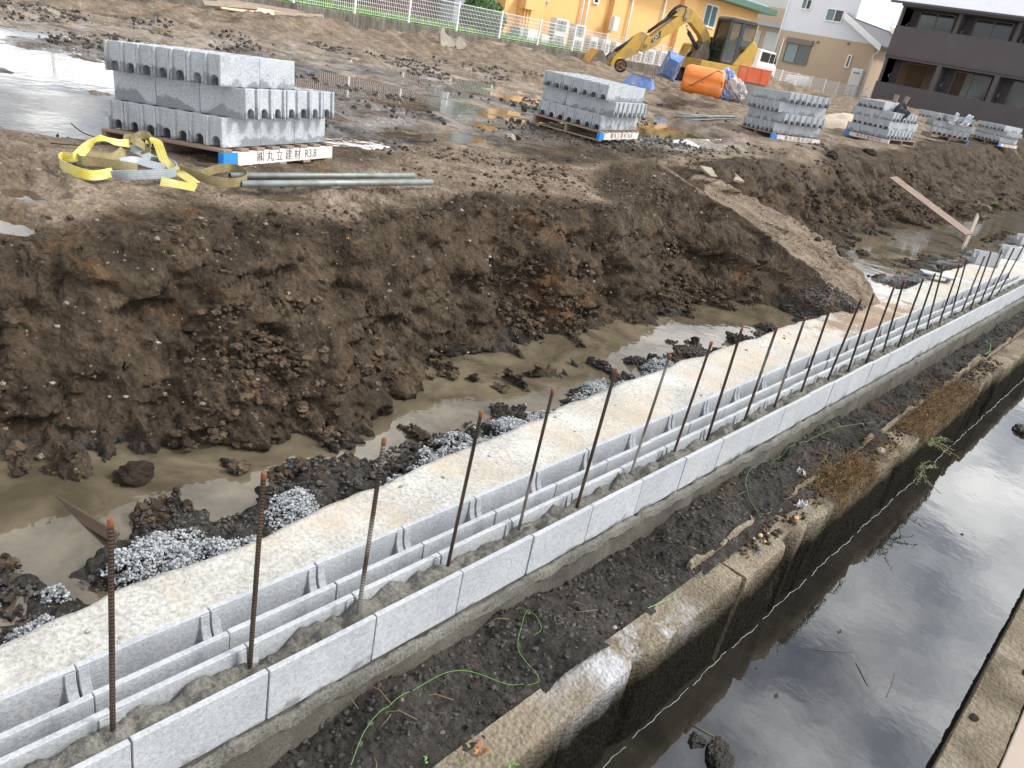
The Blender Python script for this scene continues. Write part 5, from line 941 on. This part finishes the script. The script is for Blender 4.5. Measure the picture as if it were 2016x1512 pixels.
# ------------------------------------------------ white and beige house
HY=56.; hL=at_y(1535,60,HY)[0]; hR=at_y(1709,137,HY)[0]; zb_=at_y(1537,58,HY)[2]; z0_=-.7
hs=empty('house',(hR,HY,z0_),label='two storey house, white above and beige below, left of the dark apartments',cat='house')
def hl(px,py,Y_=HY): p=at_y(px,py,Y_); return (p[0]-hR,p[2]-z0_)
belt=zb_-z0_; uR=hl(1690,20)[0]; rp=hl(1669,31); re=hl(1733,90)
m=MB(); m.prism([(hL-hR,0),(0,0),(0,belt),(hL-hR,belt)],0,7,'y'); m.build('lower_wall',M['beigewall'],hs)
m=MB(); m.prism([(hL-hR,belt),(0,belt),(0,belt+.12),(rp[0],rp[1]-.1),(uR,rp[1]-.1),(uR,belt+4.2),(hL-hR,belt+4.2)],-.02,7,'y'); m.build('upper_wall',M['whitewall'],hs)
sl_=(re[1]-rp[1])/(re[0]-rp[0]); 
m=MB(); m.prism([(rp[0],rp[1]+.02),(re[0]+.25,rp[1]+sl_*(re[0]+.25-rp[0])+.02),(re[0]+.25,rp[1]+sl_*(re[0]+.25-rp[0])+.14),(rp[0],rp[1]+.14)],-.55,7.2,'y'); m.build('side_roof',M['darkroof'],hs)
m=MB(); m.prism([(rp[0],rp[1]-.22),(re[0]+.25,rp[1]+sl_*(re[0]+.25-rp[0])-.2),(re[0]+.25,rp[1]+sl_*(re[0]+.25-rp[0])+.15),(rp[0],rp[1]+.15)],-.6,-.551,'y'); m.build('barge_board',M['white'],hs)
m=MB(); m.prism([(hL-hR-.3,belt+4.2),(uR+.3,belt+4.2),((hL-hR+uR)/2,belt+5.6)],-.4,7.3,'y'); m.build('roof',M['darkroof'],hs)
def win_y(px0,py0,px1,py1,Y_,parent,off,fm='frame',gl='winglass',mull=True,name='window',shut=False):
    x0_,z0w,x1_,z1w=ry(px0,py0,px1,py1,Y_); cx_,cz,w_,h_=(x0_+x1_)/2,(z0w+z1w)/2,abs(x1_-x0_),abs(z1w-z0w); m=MB(); y=Y_-.05
    for c,d in (((cx_,y,z1w),(w_+.07,.09,.07)),((cx_,y,z0w),(w_+.1,.12,.07)),((x0_,y,cz),(.07,.086,h_-.07)),((x1_,y,cz),(.07,.086,h_-.07))): m.box(c,d)
    if mull: m.box((cx_,y,cz),(.05,.06,h_-.07))
    f_=lambda mm:[(a-off[0],b-off[1],c-off[2]) for a,b,c in mm.v]
    m.v=f_(m); f=m.build(name,M[fm],parent)
    m=MB(); m.box((cx_-w_/4,Y_-.03,cz),(w_/2-.04,.02,h_-.07)) if mull else m.box((cx_,Y_-.03,cz),(w_-.07,.02,h_-.07)); m.v=f_(m); m.build('pane',M['winglass'] if gl!='darkglass' else M[gl],f)
    if mull: m=MB(); m.box((cx_+w_/4,Y_-.034,cz),(w_/2-.04,.02,h_-.07)); m.v=f_(m); m.build('pane',M['darkglass'],f)
    if shut: m=MB(); m.box((cx_,Y_-.1,z1w+.19),(w_+.2,.2,.32)); m.v=f_(m); m.build('shutter_box',M['frame'],f)
OH=(hR,HY,z0_); win_y(1540.5,120,1597,92,HY,hs,OH,shut=True); win_y(1624,40,1664,21,HY-.02,hs,OH,fm='white'); win_y(1577,17,1601,0,HY-.02,hs,OH,fm='white'); win_y(1664,132,1678,110,HY,hs,OH,fm='white',mull=False)
for (px,py) in ((1576,80),(1611,83),(1671,86)):
    p=hl(px,py); bx(hs,'wall_vent',(p[0],-.06,p[1]),(.14,.12,.14),M['frame'],.02)
for X_,z1 in ((hL-hR+.1,belt+4.2),(hL-hR+.55,belt-.5)): m=MB(); m.cyl((X_,-.1,0),(X_,-.1,z1),.045,8); m.build('downpipe',M['white'],hs)
m=MB(); m.tube([(re[0]+.2,-.45,re[1]-.1),(re[0]+.1,-.3,re[1]-.4),(.08,-.1,re[1]-.6),(.08,-.1,0)],.045,8); m.build('downpipe',M['white'],hs)
for k in range(4):
    p=at_y(1556+k*11,150+k*1.5,53.5); m=MB(); m.tube([(p[0],53.5,-.66),(p[0],53.5,p[2]),(p[0],53.5,p[2]+.12)],[.27,.27,.1],14); tag(m.build('gas_cylinder',M['acwhite']),'white upright cylinder, %s from the left of four behind the far fence'%ORD[k],'gas cylinder',group='white cylinders by the house')
a=at_y(1682,165,54.); b=at_y(1687,135,54.); t=empty('water_heater',(a[0],54,-.66),label='tall white heater cabinet at the right corner of the beige house',cat='water heater'); bx(t,'casing',(0,0,(b[2]+.66)/2),(.75,.45,b[2]+.66),M['acwhite'],.03); bx(t,'vent_slot',(0,-.23,b[2]+.4),(.4,.01,.08),M['acgrille'])
# buildings farther back
pb=empty('pale_building',(-22,66,-.7),label='pale grey rendered building behind the beige house',cat='building'); bx(pb,'wall',(3.8,3,4.6),(10.5,6,9.2),M['palewall']); bx(pb,'roof',(3.8,3,9.25),(10.9,6.4,.12),M['darkroof']); p=at_y(1723,28,66.); bx(pb,'window',(p[0]+22,-.03,p[2]+.7),(.5,.06,1.5),M['darkglass'])
bb=empty('tan_building',(-36,72,-.7),label='tan building with a pale top seen between the hall and the house',cat='building'); bx(bb,'wall',(3,3,3),(12.5,6,6),M['beigewall']); bx(bb,'upper_wall',(1,3.1,7.2),(11.6,5.8,2.4),M['palewall']); bx(bb,'roof',(3,3,8.5),(12.6,6.2,.2),M['darkroof']); bx(bb,'canopy',(3,-.6,4.5),(12,1.2,.25),M['greypanel'])
for k in range(5): bx(bb,'panel',(-2+k*2.4,-.03,2.1),(1.9,.06,3.8),M['palewall'])
vn=empty('van',(-25.4,52.0,-.66),math.radians(95),'white van parked behind the excavator near the tan building','van'); vn.location=(at_y(1492,118,50.)[0],50.,-.66)
m=MB(); m.prism([(-1.7,.35),(1.7,.35),(1.72,1.0),(1.35,1.15),(1.0,1.85),(-1.65,1.88),(-1.72,1.0)],-.72,.72,'y'); m.build('body',M['white'],vn,bevel=.06,segs=2)
m=MB(); m.prism([(.95,1.2),(1.3,1.2),(.98,1.75),(.95,1.75)],-.73,.73,'y'); m.prism([(.1,1.2),(.85,1.2),(.85,1.75),(.1,1.75)],-.731,.731,'y'); m.prism([(-1.4,1.2),(0,1.2),(0,1.75),(-1.4,1.75)],-.731,.731,'y'); m.build('side_windows',M['darkglass'],vn)
m=MB(); m.add([(1.36,-.6,1.2),(1.36,.6,1.2),(1.06,.55,1.8),(1.06,-.55,1.8),(1.33,-.6,1.2),(1.33,.6,1.2),(1.03,.55,1.8),(1.03,-.55,1.8)],[(0,1,2,3),(7,6,5,4),(0,4,5,1),(1,5,6,2),(2,6,7,3),(3,7,4,0)]); m.build('windscreen',M['darkglass'],vn)
for x in (-1.1,1.1):
    for y in (-.7,.7): m=MB(); m.cyl((x,y-.08,.29),(x,y+.08,.29),.29,16); m.build('wheel',M['rubber'],vn)
# ------------------------------------------------ dark apartment house
AY=50.; aL=at_y(1739,120,AY)[0]; A0=-.75; ap=empty('apartment_building',(aL,AY,A0),label='charcoal apartment building with recessed balconies and a light metal roof',cat='building')
def al(px,py): p=at_y(px,py,AY); return (p[0]-aL,p[2]-A0)
W_=22.; o0=al(1732.7,160)[1]; o1=al(1748,113)[1]; p1=al(1763.6,49)[1]; e0=al(1779,8)[1]; print('apt',o0,o1,p1,e0)
pxs=[al(1733,160)[0]+.05,al(1851,129)[0],al(1965,148)[0]]; sp=pxs[2]-pxs[1]; pil=[.12]+[pxs[1]+sp*k for k in range(-0,7)]
bx(ap,'lower_wall',(W_/2,.1,o0/2),(W_,.2,o0),M['dkwall']); bx(ap,'balcony_front',(W_/2,.1,(o1+p1)/2),(W_,.2,p1-o1),M['dkwall']); bx(ap,'string_course',(W_/2,-.03,o1+.16),(W_-.1,.06,.04),M['dkwall'])
bx(ap,'end_wall',(.09,3.6,e0/2),(.18,6.8,e0-.004),M['dkwall']); bx(ap,'back_wall',(W_/2,1.5,e0/2),(W_-.4,.2,e0-.01),M['dkwall']); bx(ap,'rear_block',(W_/2,4.4,e0/2),(W_-.42,5.4,e0-.02),M['dkwall']); bx(ap,'balcony_floor',(W_/2,.8,p1-1.15),(W_-.4,1.2,.16),M['dkwall']); bx(ap,'soffit',(W_/2,.45,e0-.06),(W_-.2,1.9,.1),M['dkwall'])
for k,x in enumerate(pil):
    wd=.24 if k else .22
    if k: bx(ap,'pillar',(x,.1,(o0+o1)/2),(wd,.196,o1-o0),M['dkwall'])
    bx(ap,'partition',(x,.75,e0/2),(.12,1.28,e0-.1),M['dkwall'])
    if k: bx(ap,'pillar',(x+.08,.12,(p1+e0)/2),(.16,.15,e0-p1),M['dkwall'])
for fl,(za,zb2) in enumerate(((o0-.75,o1-.05),(p1-1.0,e0-.12))):
    for k in range(len(pil)-1):
        xa=pil[k]+.55; xb=pil[k+1]-.55; cx_=(xa+xb)/2; m=MB(); y=1.37
        for c,d in (((cx_,y,zb2),(xb-xa,.07,.06)),((xa,y,(za+zb2)/2),(.06,.066,zb2-za)),((xb,y,(za+zb2)/2),(.06,.066,zb2-za)),((cx_,y,(za+zb2)/2),(.06,.06,zb2-za-.06)),((cx_+.5*(k%2),y,za+.9),(.5,.05,.04))): m.box(c,d)
        f=m.build('window',M['frame'],ap); bx(f,'pane',(cx_,1.385,(za+zb2)/2),(xb-xa-.06,.02,zb2-za-.06),M['darkglass'])
        if fl==0 and k<2: bx(f,'curtain',((cx_-.05 if k==0 else cx_-.62),1.35,(za+zb2)/2),(.95 if k==0 else .5,.04,zb2-za-.1),M['curtain'])
        m=MB(); m.tube([(pil[k]+.25,.9,za+1.0),(pil[k]+.25,.5,za+1.12),(pil[k]+.25,.9,za+1.3)],.02,6); m.build('laundry_arm',M['greypanel'],ap)
m=MB(); V=[(-.5,-.55,e0),(W_+.5,-.55,e0),(W_+.5,4.0,e0+1.55),(-.5,4.0,e0+1.55),(-.5,-.55,e0+.1),(W_+.5,-.55,e0+.1),(W_+.5,4.0,e0+1.65),(-.5,4.0,e0+1.65)]
m.add(V,[(3,2,1,0),(4,5,6,7),(0,1,5,4),(1,2,6,5),(2,3,7,6),(3,0,4,7)]); rf=m.build('roof',M['roofm'],ap)
m=MB(); 
for k in range(22): f=(k+.5)/22; m.box((W_/2,-.55+4.55*f,e0+.108+1.55*f),(W_+1,.03,.018))
m.build('roof_ribs',M['roofm'],rf)
m=MB(); V=[(-.5,8.5,e0),(W_+.5,8.5,e0),(W_+.5,4.0,e0+1.55),(-.5,4.0,e0+1.55),(-.5,8.5,e0+.1),(W_+.5,8.5,e0+.1),(W_+.5,4.0,e0+1.65),(-.5,4.0,e0+1.65)]; m.add(V,[(3,2,1,0)[::-1],(4,5,6,7)[::-1],(0,1,5,4),(1,2,6,5),(2,3,7,6),(3,0,4,7)]); m.build('roof',M['roofm'],ap)
bx(ap,'gutter',(W_/2,-.60,e0+.03),(W_+1,.1,.12),M['darkroof'],.01)
bx(ap,'gable',(.0,4,e0+.5),(.16,6.,1.0),M['dkwall'])
# ------------------------------------------------ canal side details
M['string']=Mat('lime_string',(.15,.34,.07,1),.5).m; M['straw']=Mat('dry_straw',(.22,.155,.085,1),.9).m; M['root']=clod_mat('dry_brown_roots',(.07,.042,.02,1),(.27,.18,.09,1),.9)
def gzp(px,py,z=-2.215):
    for _ in range(4): p=at_z(px,py,z); z=tz(p[0],p[1])
    return at_z(px,py,z)
def smooth_path(P,n=8):
    P=np.array(P,float); N_=len(P); t=np.linspace(0,N_-1,(N_-1)*n+1); i=np.clip(np.floor(t).astype(int),0,N_-2); u=(t-i)[:,None]; g=lambda k:P[np.clip(i+k,0,N_-1)]
    return .5*((2*g(0))+(-g(-1)+g(1))*u+(2*g(-1)-5*g(0)+4*g(1)-g(2))*u*u+(-g(-1)+3*g(0)-3*g(1)+g(2))*u**3)
for px_,lab in [([(690,1512),(720,1440),(765,1395),(895,1325),(1000,1352),(1052,1350),(1057,1335),(1020,1285),(1025,1240),(1040,1205),(1065,1240),(1050,1255)],'lime green string looped over the gravel near the footing'),
                ([(1497,1022),(1475,985),(1468,945),(1490,920),(1545,900),(1600,865),(1660,842),(1745,832)],'lime green string trailing along the gravel toward the roots'),
                ([(1940,676),(1948,690),(1938,700),(1950,694)],'short tangle of green string far along the gravel')]:
    P=[gzp(a,b)+np.array([0,0,.012]) for a,b in px_]; P=smooth_path(P); P[:,2]=np.maximum(P[:,2],terrain(P[:,0],P[:,1])+.006); m=MB(); m.tube(P,.0009 if len(px_)>5 else .004,5); tag(m.build('string',M['string']),lab,'string')
P=[at_z(a,b,-2.19) for a,b in [(1275,1197),(1305,1185),(1325,1175),(1335,1158)]]; m=MB(); m.tube(smooth_path(P),.0016,5); tag(m.build('string',M['string']),'short green string end lying on the canal wall top','string')
# straws scattered on the gravel
q=random.Random(9); m=MB()
for k in range(18):
    x=q.uniform(-1.42,-1.15); y=q.uniform(1.0,4.5); a=q.uniform(0,6.28); L=q.uniform(.04,.14); z=tz(x,y)+.012; m.tube([(x,y,z),(x+L*.5*math.cos(a),y+L*.5*math.sin(a),z+.012),(x+L*math.cos(a+.2),y+L*math.sin(a+.2),z+.002)],.0011,4)
tag(m.build('straw',M['straw']),'dry straws scattered over the dark gravel strip','straw',kind='stuff')
# dry root mats hanging over the canal wall
def rootmat(y0,y1,n,seed,label,hang=.3,zt=-2.195):
    g=np.random.default_rng(seed); m=MB(); R_=[]
    for k in range(n):
        y=g.uniform(y0,y1); yy=(y-y0)/(y1-y0); w=math.sin(math.pi*min(1,max(0,yy)))**.5; x=g.uniform(-1.17,-.93); z=zt+g.random()*.05*w; P=[(x,y,z)]; d=np.array([g.normal(0,.6)+.5,g.normal(0,1),g.normal(0,.4)]); nseg=g.integers(4,8); st=g.uniform(.014,.03)
        for s in range(nseg):
            d=d+g.normal(0,.6,3); d/=np.linalg.norm(d); p=np.array(P[-1])+d*st
            if p[0]>-.945: d[2]=-abs(d[2])-.9; p[0]=-.94+abs(g.normal(0,.012))
            else: p[2]=min(max(p[2],zt+.004),zt+.10*w+.02)
            p[2]=max(p[2],zt-hang*w); P.append(tuple(p))
        m.tube(P,g.uniform(.0008,.0022),4,cap=False)
    t=tag(m.build('dry_roots',M['root']),label,'dry roots'); a=t.data.attributes.new('rnd','FLOAT','POINT'); v=np.repeat(g.random(len(t.data.vertices)//16+1),16)[:len(t.data.vertices)]; a.data.foreach_set('value',v.astype(np.float32))
rootmat(4.45,5.15,650,1,'nearest tangle of dry brown roots hanging over the canal wall',.22)
rootmat(6.0,7.7,1300,2,'largest tangle of dry brown roots draped over the far canal wall',.24)
rootmat(5.3,5.6,60,3,'thin wisp of dry roots between the two big root tangles',.1)
M['soil2']=M['clod_brown']
g=np.random.default_rng(5); n=1500; y=g.uniform(3.4,9,n); x=-1.13+.13*g.random(n)**1.5; P=np.stack([x,y,np.full(n,-2.198)],-1); rocks('soil_crumbs',P,.003+.014*g.random(n)**3,M['clod_brown'],'soil crumbs lying on top of the far canal wall','soil',5,lo=True)
# loose stones on the wall top
for k,(px,py,s,c_,lab) in enumerate([(1568,1020,.014,(.45,.25,.11,1),'orange stone on the canal wall beside the litter'),(1497,1054,.013,(.42,.28,.16,1),'tan stone, largest of the pebbles on the canal wall'),(1506,1066,.008,(.40,.26,.13,1),'small tan pebble next to the largest tan stone'),(1484,1060,.009,(.20,.19,.17,1),'grey pebble left of the largest tan stone'),(1494,1081,.012,(.05,.06,.08,1),'dark blue grey stone on the canal wall edge'),(1512,1050,.007,(.36,.27,.16,1),'tiny sandy pebble right of the largest tan stone'),(1733,887,.03,(.24,.20,.16,1),'smooth brown stone resting among the dry roots'),(1822,818,.02,(.34,.27,.20,1),'pale stone in the largest root tangle'),(1105,1305,.011,(.42,.36,.31,1),'pale shell like stone beside the green string'),(1210,1235,.010,(.20,.19,.18,1),'small grey stone on the near canal wall top')]):
    p=at_z(px,py,-2.19); V=ICO*np.array([1,1.3,.75])*s*(1+.25*(np.random.default_rng(k).random((len(ICO),1))-.5)); mm=Mat('pebble_%s'%lab.split()[0],c_,.7).m; o=npmesh('stone',V,ICF,mm,True); o.location=p; tag(o,lab,'stone')
# litter
for k,(px,py,lab) in enumerate([(1578,995,'crumpled white plastic scrap on the canal wall'),(1577,930,'white plastic scrap lying in the gravel by the wall')]):
    c=at_z(px,py,-2.18); cloth('plastic_scrap',[c+np.array([-.025,-.02,0]),c+np.array([.03,-.01,.01]),c+np.array([.02,.03,.02]),c+np.array([-.02,.02,.0])],M['sack'],lab,'litter',0,.02,k+11)
# foam line along the waterline
m=MB(); y=1.7; q=random.Random(2)
while y<14:
    P=[]; n_=q.randint(6,40)
    for k in range(n_): P.append((-.937+.004*math.sin(y*9)+.004*math.sin(y*31+1)+.002*math.sin(y*90),y,-2.749)); y+=.02
    m.tube(P,[(.0004+.0005*abs(math.sin(p[1]*17)))*(1+.16*p[1]) for p in P],5); y+=q.uniform(.0,.05)
tag(m.build('foam_line',Mat('foam',(.42,.42,.4,1),.8).m),'thin white foam line floating along the canal wall','foam')
# water weeds growing from the wall
wm_=Mat('weed_leaf',(.10,.17,.045,1),.6).m
def weed(px,py,x,n,seed,label,sc=1.):
    c=at_x(px,py,x); g=np.random.default_rng(seed); t=empty('weed',tuple(c),label=label,cat='weed'); st=MB(); lf=MB()
    for k in range(n):
        d=np.array([g.uniform(.3,1.),g.normal(0,.9),g.uniform(-.35,.5)]); d/=np.linalg.norm(d); L=g.uniform(.10,.24)*sc; P=[np.zeros(3),d*L*.5+np.array([0,0,.01]),d*L]; st.tube(P,.0018*sc,4)
        for q_ in range(9):
            f=g.uniform(.25,1.); b=P[2]*f; u=g.normal(size=3); u[2]*=.4; u/=np.linalg.norm(u); w=np.cross(u,[0,0,1.]); w/=np.linalg.norm(w); l=g.uniform(.015,.03)*sc; lf.add([b,b+u*l*.5+w*l*.18,b+u*l,b+u*l*.5-w*l*.18],[(0,1,2,3)])
    st.build('stem',M['straw'],t); lf.build('leaves',wm_,t)
weed(1822,865,-.94,11,1,'leafy green weed growing from the canal wall under the roots',1.2); weed(1800,925,-.93,10,2,'weed hanging low over the foam line beside the dark water',1.2); weed(1775,985,-.93,8,3,'lowest weed touching the water below the nearest roots',1.1)
weed(1290,1500,-1.0,0,4,'x') if False else None
def sprout(px,py,z,n,seed,label,mat,s=.03,wd=.22):
    c=at_z(px,py,z); g=np.random.default_rng(seed); lf=MB()
    for k in range(n):
        u=np.array([g.normal(),g.normal(),abs(g.normal())*.8+.3]); u/=np.linalg.norm(u); w=np.cross(u,[.3,.1,1.]); w/=np.linalg.norm(w); l=s*g.uniform(.6,1.3); b=g.normal(0,s*.3,3)*[1,1,.1]; lf.add([b,b+u*l*.5+w*l*wd,b+u*l,b+u*l*.5-w*l*wd],[(0,1,2,3)])
    o=lf.build('sprout',mat); o.location=c; tag(o,label,'seedling'); return o
gl_=Mat('seedling_leaf',(.13,.25,.045,1),.6).m; rl_=Mat('rusty_leaf',(.35,.14,.05,1),.8).m
for a in [(945,1480,-2.19,14,1,'rusty brown dried sprig at the near end of the canal wall',rl_,.026),(905,1500,-2.19,6,2,'little green seedling left of the rusty sprig',gl_,.016),(1005,1506,-2.19,6,3,'little green seedling right of the rusty sprig',gl_,.02),(840,1497,-2.2,5,4,'tiny green seedling at the wall foot near the picture edge',gl_,.013)]: sprout(*a)
for (px,py,lab,c_) in [(683,470,'single yellow leaf stuck on the bank top',(.55,.50,.03,1)),(48,653,'small round green leaf on the bank at the left',(.18,.36,.08,1)),(320,497,'tiny green sprout on the bank crest',(.14,.28,.06,1))]:
    d=ray(px,py); 
    t_=np.linspace(2,9,1400); Q=d[None]*t_[:,None]; h=terrain(Q[:,0],Q[:,1])-Q[:,2]; k=int(np.argmax(h>0)); c=Q[max(k-6,0)]; o=sprout(px,py,-1.5,4,6,lab,Mat('leaf_%s'%lab.split()[1],c_,.6).m,.016); o.location=c
for k,(px,py,s) in enumerate([(1845,415,.10),(1960,405,.09),(1935,440,.06)]):
    d=ray(px,py); t_=np.linspace(8,30,3000); Q=d[None]*t_[:,None]; h=terrain(Q[:,0],Q[:,1])-Q[:,2]; kk=int(np.argmax(h>0)); o=sprout(px,py,-1.5,90,k+20,['green weed tuft on the far bank below the leaning board','green weed tuft on the far bank nearest the picture edge','small green weed tuft low on the far bank'][k],gl_,s); o.location=Q[max(kk-1,0)]
for k,(px,py,n_,s_) in enumerate([(1030,610,40,.085),(1005,640,8,.12),(870,500,6,.08),(455,505,5,.09),(580,760,4,.09)]):
    d=ray(px,py); t_=np.linspace(2,30,3000); Q=d[None]*t_[:,None]; h=terrain(Q[:,0],Q[:,1])-Q[:,2]; kk=int(np.argmax(h>0)); o=sprout(px,py,-1.5,n_,k+50,['bundle of dead grass stalks hanging on the steep bank','few dead stalks left of the dead grass bundle','thin roots poking out high on the bank','thin roots near the bank crest at the left','thin roots low on the near bank'][k],M['straw'],s_,.012); o.location=Q[max(kk-4,0)]; o['category']='dead grass'; o.scale=(1,1,-1)
# lumps in and beside the water of the canal
M['wetrock']=flat_mat('wet_black_rock',(.020,.018,.014,1),.35,0,.4,9,bump=.02,dirt=(.07,.055,.03,1))
def rockthing(px,py,z,sc,seed,label,mat='wetrock',name='rock',cat='rock',tilt=0):
    c=at_z(px,py,z); g=np.random.default_rng(seed); bm=bmesh.new(); bmesh.ops.create_icosphere(bm,subdivisions=4,radius=1); V=np.array([v.co[:] for v in bm.verts]); n=fbm(V[:,0]*1.2+seed,V[:,1]*1.2+V[:,2],.9,5,seed)+.6*fbm(V[:,2]*1.5,V[:,0]-V[:,1],.5,4,seed+1,ridge=True)*.4
    for v,q_,k in zip(bm.verts,V,n): v.co=Vector(q_*(1+.55*k)*np.array(sc))
    me=bpy.data.meshes.new(name); bm.to_mesh(me); bm.free(); me.materials.append(M[mat]); o=link_mesh(name,me,None,tuple(c)); o.rotation_euler=(0,0,tilt); return tag(o,label,cat)
rockthing(1415,1500,-2.75,(.055,.11,.05),1,'mossy dark rock sticking out of the canal water at the bottom edge',tilt=.5); rockthing(1372,1460,-2.755,(.035,.045,.025),2,'small dark rock beside the mossy one in the canal'); rockthing(2010,850,-2.76,(.09,.12,.06),3,'black rock in the bright canal water at the right edge')
rockthing(1652,1246,-2.757,(.012,.03,.01),4,'flat wedge shaped stone barely above the canal water, upper one'); rockthing(1527,1372,-2.757,(.012,.028,.01),5,'flat wedge shaped stone barely above the canal water, lower one'); rockthing(1893,1054,-2.757,(.014,.03,.012),6,'dark floating clump in the pale reflection'); rockthing(1487,1319,-2.757,(.012,.014,.01),7,'small dark pebble breaking the water near the wall reflection')
for k,(px,py,a,L) in enumerate([(1345,1500,0,.0)]): pass
q=random.Random(21)
for k,(pa,pb,lab) in enumerate([((1745,1372),(1762,1325),'pale stick floating slanted in the canal, rightmost'),((1685,1305),(1708,1350),'thin brown stick floating in mid canal'),((1600,1279),(1678,1283),'long thin stem floating level in the canal'),((1360,1425),(1405,1450),'grass stem by the mossy rock')]):
    m=MB(); A=at_z(*pa,-2.748);B=at_z(*pb,-2.748); m.tube([A,(A+B)/2+np.array([.004,0,.002]),B],.0022 if k!=2 else .0012,5); tag(m.build('stick',M['straw']),lab,'stick')
# pavement strip on the near side of the canal
m=Mat('pinkish_paving',(.5,.42,.36),.8); P=m.coord('World'); c=m.mix(m.ramp(m.noise(P,3,6,.6),[(.3,0.),(.7,1.)]),(.26,.205,.165,1),(.35,.285,.24,1)); c=m.mix(m.ramp(m.noise(P,60,4,.7),[(.55,0.),(.7,.5)]),c,(.30,.22,.17,1)); cr=m.vor(P,2.2,'DISTANCE_TO_EDGE'); c=m.mix(m.ramp(cr.outputs['Distance'],[(0.,.55),(.008,0.)]),c,(.30,.22,.17,1)); m.color(c); M['paving']=m.m
tag(bx(None,'pavement',(1.44,40,-2.29),(2.4,90,.2),M['paving'],.004),'pinkish pavement beside the right canal wall',kind='structure')
tag(bx(None,'road',(6.7,40,-2.35),(8.1,90,.2),M['asphalt'],.0),'grey road beyond the pavement',kind='structure')
rockthing(1918,1412,-2.195,(.016,.022,.006),31,'dark soil crumb on the right canal wall','clod_brown','soil_lump','soil lump')
# stones and twigs on the upper site
for k,(px,py,s,lab) in enumerate([(1005,272,.07,'round brown stone on the mud left of the second stack'),(1712,302,.13,'brown soil boulder on the bank crest left of the black sheet stack'),(1636,310,.12,'dark soil boulder on the crest above the leaning board'),(262,935,.07,'wet soil lump standing in the trench water'),(1018,60+212,.04,'small stone beside the round brown stone')]):
    if k==3: p=at_z(px,py,-2.2)
    else:
        d=ray(px,py); t_=np.linspace(2,40,4000); Q=d[None]*t_[:,None]; h=terrain(Q[:,0],Q[:,1])-Q[:,2]; p=Q[int(np.argmax(h>0))]
    o=rockthing(px,py,-1.3,(s,s*1.2,s*.8),40+k,lab,'clod_brown' if k!=0 else 'oldconc','soil_lump' if k in(1,2,3) else 'stone','soil lump' if k in(1,2,3) else 'stone'); o.location=p
for k,(P,lab) in enumerate([([(140,243,.12),(165,262,.04),(205,275,.02)],'curved reddish twig sticking up left of the pallet'),([(100,282,.01),(165,286,.03),(230,283,.01)],'long straight twig lying left of the yellow sling'),([(1225,578,.0),(1265,592,.0)],'x')][:2]):
    pts=[]
    for a,b,h in P: p=at_z(a,b,-1.27+h); pts.append(p)
    m=MB(); m.tube(smooth_path(pts,4),.004,5); tag(m.build('twig',M['root']),lab,'twig'); 
sm_=None
